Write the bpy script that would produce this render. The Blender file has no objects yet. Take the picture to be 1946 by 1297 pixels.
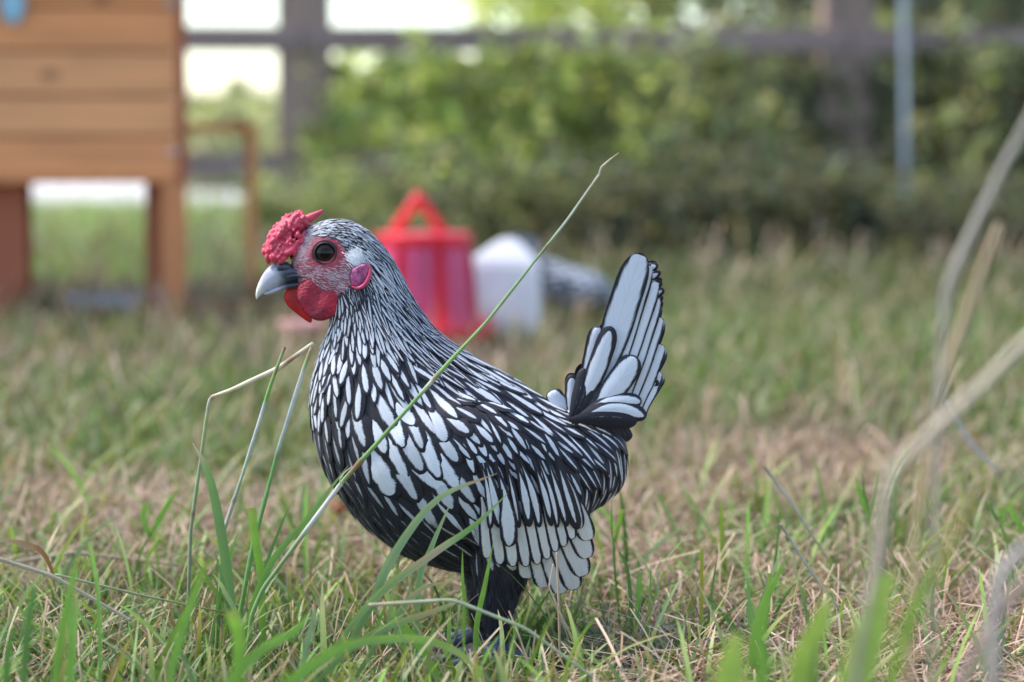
import bpy, bmesh, math, random
import numpy as np
from mathutils import Vector, Matrix
from mathutils.bvhtree import BVHTree
R = math.radians
random.seed(7)
rng = np.random.default_rng(11)
scene = bpy.context.scene
col = scene.collection

# ------------------------------------------------------------------ camera, sky, sun, exposure
F = 4363.0                       # focal length in photograph pixels
PITCH = math.atan((648.5 - 253) / F)
CAM_Z = 0.328
cam_d = bpy.data.cameras.new('camera')
cam = bpy.data.objects.new('camera', cam_d); col.objects.link(cam)
cam.location = (0, 0, CAM_Z); cam.rotation_euler = (R(90) - PITCH, 0, 0)
cam_d.sensor_width = 22.3; cam_d.lens = 50.0
cam_d.clip_start = 0.05; cam_d.clip_end = 3000
cam_d.dof.use_dof = True; cam_d.dof.focus_distance = 1.385; cam_d.dof.aperture_fstop = 3.0
scene.camera = cam
SUN_EL, SUN_AZ = R(55), R(-82)     # high, to the left and a little behind the fence
w = bpy.data.worlds.new('World'); scene.world = w; w.use_nodes = True
nt = w.node_tree; nt.nodes.clear()
sky = nt.nodes.new('ShaderNodeTexSky'); sky.sky_type = 'NISHITA'; sky.sun_disc = False
sky.sun_elevation = SUN_EL; sky.sun_rotation = SUN_AZ; sky.dust_density = 0.6; sky.air_density = 1.0
bg = nt.nodes.new('ShaderNodeBackground'); bg.inputs[1].default_value = 0.14
wo = nt.nodes.new('ShaderNodeOutputWorld')
nt.links.new(sky.outputs[0], bg.inputs[0]); nt.links.new(bg.outputs[0], wo.inputs[0])
sd = bpy.data.lights.new('sun', 'SUN'); sd.energy = 2.0; sd.angle = R(14); sd.color = (1, .95, .88)
so = bpy.data.objects.new('sun', sd); col.objects.link(so)
sv = Vector((math.sin(SUN_AZ) * math.cos(SUN_EL), math.cos(SUN_AZ) * math.cos(SUN_EL), math.sin(SUN_EL)))
so.rotation_euler = sv.to_track_quat('Z', 'Y').to_euler()
scene.view_settings.view_transform = 'Standard'; scene.view_settings.look = 'None'
scene.view_settings.exposure = 1.45; scene.view_settings.gamma = 1
scene.cycles.max_bounces = 8; scene.cycles.transparent_max_bounces = 8

# ------------------------------------------------------------------ helpers
CP, SP = math.cos(PITCH), math.sin(PITCH)
def at(px, py, Y):
    """Where a sight line of the survey photograph meets the upright plane y = Y (arrays welcome)."""
    px = np.asarray(px, float); py = np.asarray(py, float)
    a = (px - 973) / F; b = -(py - 648.5) / F
    dy = CP + b * SP; dz = -SP + b * CP
    t = Y / dy
    return np.stack([a * t, np.broadcast_to(Y, np.shape(t)) + 0 * t, CAM_Z + dz * t], -1)
def A(px, py, Y): return Vector(at(px, py, Y))
def pxm(Y): return Y / F          # metres per photo pixel at depth Y

def tag(o, label=None, cat=None, group=None, kind=None):
    for k, v in (('label', label), ('category', cat), ('group', group), ('kind', kind)):
        if v: o[k] = v
    return o
def empty(name, loc, rz=0):
    o = bpy.data.objects.new(name, None); col.objects.link(o)
    o.location = loc; o.rotation_euler.z = rz; o.empty_display_size = .05
    return o
def link(name, me, mat=None, parent=None, smooth=True):
    o = bpy.data.objects.new(name, me); col.objects.link(o)
    if mat is not None and not me.materials: me.materials.append(mat)
    if parent is not None:
        o.parent = parent
        if getattr(parent, 'type', '') == 'EMPTY' or True:
            o.matrix_parent_inverse = parent_inv(parent)
    if smooth and me.polygons:
        me.polygons.foreach_set('use_smooth', [True] * len(me.polygons))
    return o
def parent_inv(p):
    m = Matrix.Identity(4); chain = []
    while p is not None:
        chain.append(p); p = p.parent
    for q in reversed(chain):
        m = m @ q.matrix_parent_inverse @ Matrix.LocRotScale(q.location, q.rotation_euler, q.scale) if q.parent else Matrix.LocRotScale(q.location, q.rotation_euler, q.scale)
    return m.inverted()
def np_mesh(name, V, Q, cols=None, uv=None, attrs=None, tri=False):
    """V (n,3) float, Q (m,4) or (m,3) int."""
    V = np.ascontiguousarray(V, np.float32); Q = np.ascontiguousarray(Q, np.int32); k = Q.shape[1]
    me = bpy.data.meshes.new(name)
    me.vertices.add(len(V)); me.vertices.foreach_set('co', V.ravel())
    me.loops.add(Q.size); me.loops.foreach_set('vertex_index', Q.ravel())
    me.polygons.add(len(Q)); me.polygons.foreach_set('loop_start', np.arange(0, Q.size, k, dtype=np.int32))
    try: me.polygons.foreach_set('loop_total', np.full(len(Q), k, np.int32))
    except Exception: pass
    if cols is not None: attrs = dict(attrs or {}, Col=cols)
    for n_, a in (attrs or {}).items():
        at_ = me.attributes.new(n_, 'FLOAT_COLOR', 'POINT')
        a = np.asarray(a, np.float32)
        if a.shape[1] == 3: a = np.concatenate([a, np.ones((len(a), 1), np.float32)], 1)
        at_.data.foreach_set('color', np.ascontiguousarray(a).ravel())
    if uv is not None:
        l = me.uv_layers.new(name='UVMap')
        l.data.foreach_set('uv', np.ascontiguousarray(np.asarray(uv, np.float32)[Q.ravel()]).ravel())
    me.update(calc_edges=True); me.validate()
    return me

# --- value noise
_tab = rng.random((256, 256))
def vnoise(x, y, s=1.0):
    x = np.asarray(x) * s + 1000.3; y = np.asarray(y) * s + 1000.7
    xi = np.floor(x).astype(int); yi = np.floor(y).astype(int); fx = x - xi; fy = y - yi
    fx = fx * fx * (3 - 2 * fx); fy = fy * fy * (3 - 2 * fy)
    g = lambda i, j: _tab[i % 256, j % 256]
    return (g(xi, yi) * (1 - fx) + g(xi + 1, yi) * fx) * (1 - fy) + (g(xi, yi + 1) * (1 - fx) + g(xi + 1, yi + 1) * fx) * fy

# --- materials
class M:
    def __init__(s, name):
        s.m = bpy.data.materials.new(name); s.m.use_nodes = True; s.nt = s.m.node_tree; s.nt.nodes.clear()
        s.out = s.n('OutputMaterial'); s.b = s.n('BsdfPrincipled'); s.l(s.b.outputs[0], s.out.inputs[0])
    def n(s, t, **kw):
        x = s.nt.nodes.new('ShaderNode' + t)
        for k, v in kw.items(): setattr(x, k, v)
        return x
    def l(s, a, b): s.nt.links.new(a, b)
    def val(s, sock, v):
        if hasattr(v, 'links') or hasattr(v, 'is_output'): s.l(v, sock)
        else: sock.default_value = v
    def math(s, op, a, b=0.0, c=None, clamp=False):
        x = s.n('Math', operation=op); x.use_clamp = clamp
        s.val(x.inputs[0], a); s.val(x.inputs[1], b)
        if c is not None: s.val(x.inputs[2], c)
        return x.outputs[0]
    def noise(s, scale, vec=None, detail=4, rough=.55, coord='Object', stretch=None):
        x = s.n('TexNoise'); x.inputs['Scale'].default_value = scale; x.inputs['Detail'].default_value = detail
        x.inputs['Roughness'].default_value = rough
        if vec is None:
            vec = s.n('TexCoord').outputs[coord]
        if stretch:
            mp = s.n('Mapping'); mp.inputs['Scale'].default_value = stretch; s.l(vec, mp.inputs[0]); vec = mp.outputs[0]
        s.l(vec, x.inputs['Vector']); return x.outputs[0]
    def ramp(s, fac, stops):
        x = s.n('ValToRGB'); e = x.color_ramp.elements
        while len(e) < len(stops): e.new(.5)
        for q, (p, c) in zip(e, stops): q.position = p; q.color = tuple(c) + (1,)
        s.l(fac, x.inputs[0]); return x.outputs[0]
    def mix(s, fac, a, b, mode='MIX'):
        x = s.n('Mix', data_type='RGBA', blend_type=mode)
        s.val(x.inputs[0], fac)
        for i, v in ((6, a), (7, b)):
            if isinstance(v, tuple): x.inputs[i].default_value = v + (1,) if len(v) == 3 else v
            else: s.l(v, x.inputs[i])
        return x.outputs[2]
    def bump(s, h, strength=.3, dist=.002):
        x = s.n('Bump'); x.inputs['Strength'].default_value = strength; x.inputs['Distance'].default_value = dist
        s.l(h, x.inputs['Height']); s.l(x.outputs[0], s.b.inputs['Normal']); return x
    def set(s, color=None, rough=None, **kw):
        if color is not None: s.val(s.b.inputs['Base Color'], color + (1,) if isinstance(color, tuple) and len(color) == 3 else color)
        if rough is not None: s.val(s.b.inputs['Roughness'], rough)
        for k, v in kw.items(): s.val(s.b.inputs[k], v)
        return s
    def attr(s, name):
        x = s.n('Attribute'); x.attribute_name = name; return x

def simple(name, c, rough=.6, var=.25, scale=20, stretch=None, bump=0, dist=.002, **kw):
    m = M(name); nz = m.noise(scale, stretch=stretch)
    lo = tuple(x * (1 - var) for x in c); hi = tuple(min(1, x * (1 + var)) for x in c)
    m.set(m.ramp(nz, [(.3, lo), (.7, hi)]), rough, **kw)
    if bump: m.bump(nz, bump, dist)
    return m.m
def leafy(name, trans=.35, rough=.5):
    m = M(name); a = m.attr('Col')
    m.set(a.outputs['Color'], rough); m.b.inputs['Specular IOR Level'].default_value = .35
    t = m.n('BsdfTranslucent'); c2 = m.mix(1.0, a.outputs['Color'], (1.25, 1.2, .7), 'MULTIPLY')
    m.l(c2, t.inputs[0]); mx = m.n('MixShader'); mx.inputs[0].default_value = trans
    m.l(m.b.outputs[0], mx.inputs[1]); m.l(t.outputs[0], mx.inputs[2]); m.l(mx.outputs[0], m.out.inputs[0])
    return m.m
def wood(name, c, dark, axis_stretch=(1, 12, 12), scale=3, knots=True, rough=.65):
    m = M(name)
    g = m.noise(scale, detail=6, rough=.6, stretch=axis_stretch)
    colr = m.ramp(g, [(.3, tuple(x * .78 for x in c)), (.5, c), (.72, tuple(min(1, x * 1.25) for x in c))])
    if knots:
        v = m.n('TexVoronoi'); v.inputs['Scale'].default_value = 7
        mp = m.n('Mapping'); mp.inputs['Scale'].default_value = (1, 1, 1.7); m.l(m.n('TexCoord').outputs['Object'], mp.inputs[0]); m.l(mp.outputs[0], v.inputs['Vector'])
        k = m.ramp(v.outputs['Distance'], [(.06, (1, 1, 1)), (.17, (0, 0, 0))])
        colr = m.mix(k, colr, dark)
    m.set(colr, rough); m.bump(g, .3, .002); return m.m

# --- mesh primitives
def box_bm(bm, c, s, rz=0, ry=0, rx=0, bev=0):
    r = bmesh.ops.create_cube(bm, size=1)
    mt = Matrix.Translation(c) @ Matrix.Rotation(rz, 4, 'Z') @ Matrix.Rotation(ry, 4, 'Y') @ Matrix.Rotation(rx, 4, 'X') @ Matrix.Diagonal((*s, 1))
    bmesh.ops.transform(bm, matrix=mt, verts=r['verts'])
    if bev:
        ed = list({e for v in r['verts'] for e in v.link_edges})
        bmesh.ops.bevel(bm, geom=ed, offset=bev, segments=2, affect='EDGES', profile=.5)
def bm_obj(name, fn, mat, parent=None, smooth=False):
    bm = bmesh.new(); fn(bm); me = bpy.data.meshes.new(name); bm.normal_update(); bm.to_mesh(me); bm.free()
    return link(name, me, mat, parent, smooth)
def box(name, c, s, mat, parent=None, bev=.002, **kw):
    return bm_obj(name, lambda b: box_bm(b, c, s, bev=bev, **kw), mat, parent)
def catmull(P, n):
    P = np.asarray(P, float); k = len(P); Pp = np.vstack([2 * P[0] - P[1], P, 2 * P[-1] - P[-2]])
    t = np.linspace(0, k - 1 - 1e-9, n); i = t.astype(int); f = (t - i)[:, None]
    a, b, c, d = Pp[i], Pp[i + 1], Pp[i + 2], Pp[i + 3]
    return .5 * ((2 * b) + (c - a) * f + (2 * a - 5 * b + 4 * c - d) * f ** 2 + (3 * b - a - 3 * c + d) * f ** 3)
def tube_arrays(P, rad, M_=12, n=None, flat=1.0, off=0):
    """Round tube through points P with radii; returns verts, quads, end caps as collapsed rings."""
    n = n or len(P) * 4
    X = catmull(np.column_stack([P, rad]), n); C = X[:, :3]; r = np.maximum(X[:, 3], 1e-5)
    T = np.gradient(C, axis=0); T /= np.linalg.norm(T, axis=1)[:, None] + 1e-12
    up = np.array([0, 1.0, 0]) if abs(T[:, 1]).mean() < .8 else np.array([1.0, 0, 0])
    N = np.cross(T, up); N /= np.linalg.norm(N, axis=1)[:, None] + 1e-12; B = np.cross(T, N)
    ang = np.linspace(0, 2 * np.pi, M_, endpoint=False)
    V = C[:, None] + r[:, None, None] * (np.cos(ang)[None, :, None] * N[:, None] + flat * np.sin(ang)[None, :, None] * B[:, None])
    V = V.reshape(-1, 3); V = np.vstack([V, C[0], C[-1]])
    i = np.arange(n - 1)[:, None] * M_; j = np.arange(M_)[None, :]; j2 = (j + 1) % M_
    Q = np.stack([i + j, i + j2, i + M_ + j2, i + M_ + j], -1).reshape(-1, 4)
    a, b = n * M_, n * M_ + 1; jj = np.arange(M_); k2 = (jj + 1) % M_
    c1 = np.stack([np.full(M_, a), k2, jj], -1); c2 = np.stack([np.full(M_, b), (n - 1) * M_ + jj, (n - 1) * M_ + k2], -1)
    return V, Q + off, np.vstack([c1, c2]) + off
def faces_mesh(name, parts, cols=None):
    """join several (V,Q,T) into one mesh of quads and tris"""
    Vs, Fs, o = [], [], 0
    for V, Q, T in parts:
        Vs.append(V); Fs += (Q + o).tolist() + (T + o).tolist(); o += len(V)
    me = bpy.data.meshes.new(name); me.from_pydata(np.vstack(Vs).tolist(), [], Fs); me.update()
    if cols is not None:
        a = me.attributes.new('Col', 'FLOAT_COLOR', 'POINT')
        c = np.asarray(cols, np.float32)
        if c.shape[1] == 3: c = np.column_stack([c, np.ones(len(c))])
        a.data.foreach_set('color', np.ascontiguousarray(c, np.float32).ravel())
    return me
def tube(name, P, rad, mat, parent=None, M_=12, n=None, flat=1.0):
    return link(name, faces_mesh(name, [tube_arrays(np.asarray(P, float), np.asarray(rad, float), M_, n, flat)]), mat, parent)
def ellipsoid_arrays(c, r, nu=16, nv=10, rot=None):
    th = np.linspace(0.02, np.pi - .02, nv); ph = np.linspace(0, 2 * np.pi, nu, endpoint=False)
    V = np.stack([np.sin(th)[:, None] * np.cos(ph), np.sin(th)[:, None] * np.sin(ph), np.cos(th)[:, None] + 0 * ph], -1).reshape(-1, 3) * np.asarray(r)
    V = np.vstack([V, [0, 0, r[2]], [0, 0, -r[2]]])
    if rot is not None: V = V @ np.asarray(rot).T
    V = V + np.asarray(c)
    i = np.arange(nv - 1)[:, None] * nu; j = np.arange(nu)[None]; j2 = (j + 1) % nu
    Q = np.stack([i + j, i + nu + j, i + nu + j2, i + j2], -1).reshape(-1, 4)
    jj = np.arange(nu); k2 = (jj + 1) % nu; a, b = nu * nv, nu * nv + 1
    T = np.vstack([np.stack([np.full(nu, a), jj, k2], -1), np.stack([np.full(nu, b), (nv - 1) * nu + k2, (nv - 1) * nu + jj], -1)])
    return V, Q, T
def lathe(name, prof, c, mat, parent=None, seg=32, a0=0.0):
    prof = np.asarray(prof, float); n = len(prof); ph = np.linspace(0, 2 * np.pi, seg, endpoint=False) + a0
    V = np.stack([prof[:, 0:1] * np.cos(ph), prof[:, 0:1] * np.sin(ph), prof[:, 1:2] + 0 * ph], -1).reshape(-1, 3) + np.asarray(c)
    i = np.arange(n - 1)[:, None] * seg; j = np.arange(seg)[None]; j2 = (j + 1) % seg
    Q = np.stack([i + j, i + j2, i + seg + j2, i + seg + j], -1).reshape(-1, 4)
    return link(name, np_mesh(name, V, Q), mat, parent)
def remeshed(me, voxel, smooth_it=4, smooth_f=.5):
    o = bpy.data.objects.new('tmp', me); col.objects.link(o)
    r = o.modifiers.new('r', 'REMESH'); r.mode = 'VOXEL'; r.voxel_size = voxel
    if smooth_it:
        s = o.modifiers.new('s', 'SMOOTH'); s.factor = smooth_f; s.iterations = smooth_it
    dg = bpy.context.evaluated_depsgraph_get(); dg.update()
    out = bpy.data.meshes.new_from_object(o.evaluated_get(dg)); bpy.data.objects.remove(o)
    out.materials.clear()
    return out
def verts_of(me):
    v = np.empty(len(me.vertices) * 3, np.float32); me.vertices.foreach_get('co', v); return v.reshape(-1, 3).astype(float)
def normals_of(me):
    v = np.empty(len(me.vertices) * 3, np.float32); me.vertices.foreach_get('normal', v); return v.reshape(-1, 3).astype(float)
def to_px(P):
    """world point -> photo pixel (used to look up the plumage chart)"""
    P = np.asarray(P, float); x, y, z = P[..., 0], P[..., 1], P[..., 2] - CAM_Z
    f = y * CP - z * SP; u = y * SP + z * CP
    return 973 + F * x / f, 648.5 - F * u / f

# ------------------------------------------------------------------ GROUND
m = M('lawn soil')
n1 = m.noise(1.3); n2 = m.noise(60)
c = m.mix(m.ramp(n1, [(.4, (0, 0, 0)), (.6, (1, 1, 1))]), (.055, .045, .028), (.04, .05, .02))
c = m.mix(m.ramp(n2, [(.35, (0, 0, 0)), (.65, (1, 1, 1))]), c, (.12, .095, .06))
m.set(c, .95); m.b.inputs['Specular IOR Level'].default_value = .05; m.bump(n2, .6, .01); M_soil = m.m
gx = np.concatenate([[-1500, -400, -120, -40, -15], np.linspace(-6, 6, 121), [15, 40, 120, 400, 1500]])
gy = np.concatenate([[-300, -50, -8], np.linspace(-1, 11, 121), [16, 40, 120, 400, 1500, 2500]])
X, Y = np.meshgrid(gx, gy)
Z = (vnoise(X, Y, 3.0) - .5) * .012 * (np.abs(X) < 7) * (Y < 12) - .006
V = np.stack([X, Y, Z], -1).reshape(-1, 3); nx = len(gx)
I = (np.arange(len(gy) - 1)[:, None] * nx + np.arange(nx - 1)[None]).ravel()
tag(link('ground', np_mesh('ground', V, np.stack([I, I + 1, I + nx + 1, I + nx], -1)), M_soil), kind='structure')
# pale gravel lane beyond the fence
M_gravel = simple('pale gravel', (.60, .54, .49), .9, .2, 8)
box('gravel_lane', (-10, 21.2, .012), (40, 23, .02), M_gravel, bev=0)['kind'] = 'structure'

# ------------------------------------------------------------------ GRASS STRANDS
def strands(n_, pos, height, width, lean, colr, segs=4, curl=.6, flat=False, z0=None, tipcol=None):
    """ribbons: pos (n,2), height/width/lean arrays (lean radians from vertical)"""
    az = rng.random(n_) * 2 * np.pi
    s = np.linspace(0, 1, segs + 1)[None]                       # (1,k)
    th = lean[:, None] + curl * s * (.4 + rng.random((n_, 1)))   # angle from vertical grows
    th = np.minimum(th, 2.0)
    ds = height[:, None] / segs
    hor = np.cumsum(np.sin(th) * ds, 1) - np.sin(th[:, :1]) * ds; ver = np.cumsum(np.cos(th) * ds, 1) - np.cos(th[:, :1]) * ds
    wob = (rng.random((n_, 1)) - .5) * .5
    cx = pos[:, 0:1] + hor * np.cos(az)[:, None] - wob * hor * s * np.sin(az)[:, None]
    cy = pos[:, 1:2] + hor * np.sin(az)[:, None] + wob * hor * s * np.cos(az)[:, None]
    cz = ver + (z0[:, None] if z0 is not None else 0)
    cz = np.maximum(cz, .0015)
    fa = az + np.pi / 2 + (rng.random(n_) - .5) * 1.6
    wv = np.stack([np.cos(fa), np.sin(fa), (rng.random(n_) - .5) * .4], -1)
    pr = np.sqrt(np.clip(1 - s ** 1.6, 0, 1)) * (0.7 + .3 * np.minimum(1, s * 4))
    if flat: pr = np.ones_like(s) * .9
    hw = .5 * width[:, None] * pr
    C = np.stack([cx, cy, cz], -1)
    L = C - wv[:, None] * hw[..., None]; Rr = C + wv[:, None] * hw[..., None]
    V = np.stack([L, Rr], 2).reshape(-1, 3)                    # n,k+1,2
    b = (np.arange(n_)[:, None] * (segs + 1) + np.arange(segs)[None]) * 2
    Q = np.stack([b, b + 1, b + 3, b + 2], -1).reshape(-1, 4)
    cc = colr[:, None, None, :] * np.ones((1, segs + 1, 2, 1))
    if tipcol is not None:
        k = (s ** 3)[..., None, None] * (rng.random((n_, 1, 1, 1)) < .45)
        cc = cc * (1 - k) + np.asarray(tipcol) * k
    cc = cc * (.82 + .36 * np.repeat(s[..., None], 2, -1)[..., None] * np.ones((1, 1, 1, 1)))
    return V, Q, cc.reshape(-1, 3)
GREENS = np.array([(.17, .30, .06), (.13, .22, .05), (.10, .18, .06), (.17, .26, .055), (.09, .16, .06), (.20, .26, .09), (.14, .20, .085)])
STRAW = np.array([(.46, .37, .24), (.38, .29, .18), (.52, .45, .32), (.30, .21, .13), (.42, .36, .27), (.25, .17, .10), (.40, .30, .24), (.52, .40, .31), (.55, .46, .36)])
STRAW = STRAW * np.array([1.03, .90, .84]); GREENS = GREENS * np.array([1.0, 1.04, .80])
def pick(pal, n_): return pal[rng.integers(0, len(pal), n_)] * (.75 + .5 * rng.random((n_, 1)))
def scatter(n_, y0, y1, power=1.0, margin=1.8):
    n_ = int(n_ * 1.3)
    y = y0 + (y1 - y0) * rng.random(n_) ** power
    x = (rng.random(n_) * 2 - 1) * .223 * y * margin + (rng.random(n_) - .5) * .1
    return np.stack([x, y], -1)
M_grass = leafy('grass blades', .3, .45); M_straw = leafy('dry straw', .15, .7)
def stuff_mesh(name, parts, mat, label, cat):
    o = 0; Vs = []; Qs = []; Cs = []
    for V, Q, C_ in parts: Vs.append(V); Qs.append(Q + o); Cs.append(C_); o += len(V)
    tag(link(name, np_mesh(name, np.vstack(Vs), np.vstack(Qs), np.vstack(Cs)), mat, smooth=False), label, cat, kind='stuff')
def green_amt(p):
    g = .5 + 1.25 * (vnoise(p[:, 0], p[:, 1], 2.3) * .55 + vnoise(p[:, 0], p[:, 1], 8.0) * .45 - .5)
    g = g + .26 * np.clip(p[:, 1] - 1.6, 0, 1) * (.6 + .6 * (p[:, 0] > 0)) + .14 * (p[:, 0] < -.12) - .16 * ((p[:, 0] > .05) & (p[:, 1] < 2.3)) + .08 * (p[:, 1] < 1.45)
    return g
def hen_clear(p): return ((p[:, 0] + .014) / .046) ** 2 + ((p[:, 1] - 1.385) / .045) ** 2 > 1
def coop_clear(p): return ~((p[:, 0] < .2) & (p[:, 1] > 3.0) & (p[:, 1] < 4.9) & (rng.random(len(p)) < .85))
parts = []
for n_, y0, y1, wd, ln in ((34000, 1.12, 2.3, .0013, .055), (9000, 2.1, 4.2, .0022, .06), (9000, 3.9, 8.5, .004, .07)):
    p = scatter(n_, y0, y1); k = rng.random(len(p))
    keep = (green_amt(p) < .35 + .5 * k); p = p[keep]; n2 = len(p)
    z0 = rng.random(n2) ** 2 * .018 * (1.0 + .3 * (y0 > 2))
    parts.append(strands(n2, p, ln * (.4 + rng.random(n2) * 1.1), wd * (.5 + rng.random(n2)), 1.0 + .6 * rng.random(n2), pick(STRAW, n2) * (.92 if y0 < 2 else .66 if y0 < 3 else .52), segs=4, curl=.25, flat=True, z0=z0))  # straw dimmed with distance, tree shade put into its colour
for n_, y0, y1, wd, ln in ((5000, 1.15, 2.3, .0011, .05), (4000, 2.2, 5, .002, .07), (3000, 4, 8, .003, .13)):   # standing dry stems
    p = scatter(n_, y0, y1); p = p[hen_clear(p)]; n2 = len(p)
    parts.append(strands(n2, p, ln * (.3 + rng.random(n2)), wd * (.6 + .8 * rng.random(n2)), .1 + .6 * rng.random(n2), pick(STRAW, n2), curl=.4, flat=True))
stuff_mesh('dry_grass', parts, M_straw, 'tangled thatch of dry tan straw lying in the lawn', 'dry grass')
parts = []
for n_, y0, y1, wd, ln in ((19000, 1.10, 2.3, .0022, .042), (52000, 2.1, 4.2, .0034, .05), (42000, 3.9, 9.5, .006, .065)):
    p = scatter(n_, y0, y1); k = rng.random(len(p))
    p = p[(green_amt(p) > .30 + .55 * k) & hen_clear(p) & coop_clear(p)]; n2 = len(p)
    parts.append(strands(n2, p, ln * (.3 + rng.random(n2) * .9), wd * (.5 + rng.random(n2)), .05 + .7 * rng.random(n2) ** 1.5, pick(GREENS, n2) * (1.0 if y0 < 2 else .80 if y0 < 3 else np.where((p[:, :1] < -.3) & (p[:, 1:] > 4.7), 1.5, np.interp(p[:, 1:], [4.2, 5.2], [.52, .36]))), curl=.8, tipcol=(.42, .33, .16)))  # tree shade painted into far blades; sunlit strip past the coop painted brighter
p = scatter(900, 1.12, 1.95); p = p[hen_clear(p)]; n2 = len(p)          # coarser blades standing up near the lens
parts.append(strands(n2, p, .045 + .05 * rng.random(n2), .0036 * (.6 + .7 * rng.random(n2)), .05 + .5 * rng.random(n2), pick(GREENS, n2) * 1.15, segs=6, curl=.8, tipcol=(.42, .33, .16)))
p = scatter(20000, 4.3, 6.3); p = p[p[:, 0] > -.35 - .2 * rng.random(len(p))]; n2 = len(p)
parts.append(strands(n2, p, .05 + .13 * rng.random(n2) * ((p[:, 1] - 3.9) / 1.6).clip(.2, 1.3), .006 * (.5 + rng.random(n2)), .05 + .5 * rng.random(n2), pick(GREENS, n2) * np.interp(p[:, 1:], [4.3, 5.2], [.62, .34]), curl=.7, tipcol=(.20, .15, .09)))  # tree shade painted into the greens of this belt and the next two
p = scatter(9000, 5.0, 6.3); p = p[p[:, 0] > .25]; n2 = len(p)
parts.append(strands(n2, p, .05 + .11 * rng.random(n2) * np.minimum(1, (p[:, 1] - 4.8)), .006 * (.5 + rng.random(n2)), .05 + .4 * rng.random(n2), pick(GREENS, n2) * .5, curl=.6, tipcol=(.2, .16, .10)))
p = scatter(9000, 5.4, 6.7); n2 = len(p); p = p[(p[:, 0] > -.4)]; n2 = len(p)       # long unmown grass by the fence foot
parts.append(strands(n2, p, .06 + .16 * rng.random(n2), .006 * (.5 + rng.random(n2)), .05 + .5 * rng.random(n2), pick(GREENS, n2) * .6, curl=.7, tipcol=(.26, .2, .12)))
p = np.stack([-7 + 12 * rng.random(16000), 6.5 + 3.2 * rng.random(16000)], -1); n2 = len(p)
parts.append(strands(n2, p, .04 + .09 * rng.random(n2), .009 * (.5 + rng.random(n2)), .05 + .6 * rng.random(n2), pick(GREENS, n2) * np.where(p[:, :1] < -.3, 2.0, 1.1), curl=.7, tipcol=(.5, .45, .22)))  # left blades coloured brighter to stand in for sunlight beyond the coop
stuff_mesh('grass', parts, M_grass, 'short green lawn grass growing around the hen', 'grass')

# ------------------------------------------------------------------ HERO STALKS AND BLADES
def blade_arrays(P, w0, n=16, face=None, fold=.25, tipw=.05, straight=False):
    """a folded leaf blade through points P (world), greatest width w0"""
    P = np.asarray(P, float); C = catmull(P, n); s = np.linspace(0, 1, n)
    T = np.gradient(C, axis=0); T /= np.linalg.norm(T, axis=1)[:, None]
    f = np.array(face if face is not None else (0, -1, 0), float)
    Wd = np.cross(T, f); Wd /= np.linalg.norm(Wd, axis=1)[:, None] + 1e-9; Nn = np.cross(Wd, T)
    pr = np.clip((.45 + 1.8 * s), 0, 1) * np.clip(1 - ((s - .35) / .65).clip(0) ** 2.2, tipw, 1)
    if straight: pr = np.ones_like(s) * (.8 + .2 * s); 
    hw = .5 * w0 * pr[:, None]
    V = np.stack([C - Wd * hw + Nn * hw * fold, C, C + Wd * hw + Nn * hw * fold], 1).reshape(-1, 3)
    i = np.arange(n - 1) * 3
    Q = np.vstack([np.stack([i, i + 1, i + 4, i + 3], -1), np.stack([i + 1, i + 2, i + 5, i + 4], -1)])
    return V, Q, s
M_blade = leafy('leaf blade green', .35, .4)
def striped(me): return me
def col_along(s, stops, rep):
    ps = [a for a, _ in stops]; cs = np.array([b for _, b in stops])
    c = np.stack([np.interp(s, ps, cs[:, k]) for k in range(3)], -1)
    c = c * (1 + .18 * (rng.random((len(s), 1)) - .5))
    return np.repeat(c, rep, 0)
G1, G2, G3 = (.17, .32, .06), (.24, .44, .07), (.15, .27, .09)
TAN, CREAM, BRN, PALE = (.42, .30, .16), (.62, .54, .38), (.22, .10, .05), (.55, .55, .52)
def blade_obj(name, pts, Yb, Yt, w_px, stops, parent=None, mat=None, **kw):
    """pts in photo pixels, its root at depth Yb and tip at depth Yt"""
    n = len(pts); ys = np.linspace(Yb, Yt, n)
    P = np.array([at(p[0], p[1], y) for p, y in zip(pts, ys)])
    N_ = kw.pop('n', 18)
    V, Q, s = blade_arrays(P, .74 * w_px * pxm((Yb + Yt) / 2), n=N_, **kw)
    return link(name, np_mesh(name, V, Q, col_along(s, stops, 3)), mat or M_blade, parent)
def stem_obj(name, pts, Yb, Yt, w_px, stops, parent=None, nodes=(), n=None, ribs=0):
    ys = np.linspace(Yb, Yt, len(pts)); P = np.array([at(p[0], p[1], y) for p, y in zip(pts, ys)])
    wp = np.asarray(w_px if hasattr(w_px, '__len__') else [w_px] * len(pts), float) * .5 * pxm((Yb + Yt) / 2)
    n = n or 60
    # straight runs between bends
    d = np.r_[0, np.cumsum(np.linalg.norm(np.diff(P, axis=0), axis=1))]; t = np.linspace(0, d[-1], n)
    C = np.stack([np.interp(t, d, P[:, k]) for k in range(3)], -1); r = np.interp(t, d, wp)
    k = np.ones(3) / 3
    for _ in range(1): C[1:-1] = (C[:-2] + C[1:-1] * 2 + C[2:]) / 4
    s = t / d[-1]
    r = r * (1 + .06 * np.sin(s * 40 + len(pts)))
    for q in nodes: r = r * (1 + .45 * np.exp(-((s - q) / .006) ** 2))
    V, Q, T = tube_arrays(C, r, 8, n)
    cs = col_along(s, stops, 8); cs = np.vstack([cs, cs[:1], cs[-1:]])
    for q in nodes:
        kk = np.exp(-((np.r_[np.repeat(s, 8), 0, 1] - q) / .008) ** 2)[:, None]; cs = cs * (1 - .6 * kk) + np.array(BRN) * .6 * kk
    return link(name, faces_mesh(name, [(V, Q, T)], cs), M_straw, parent)
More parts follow.
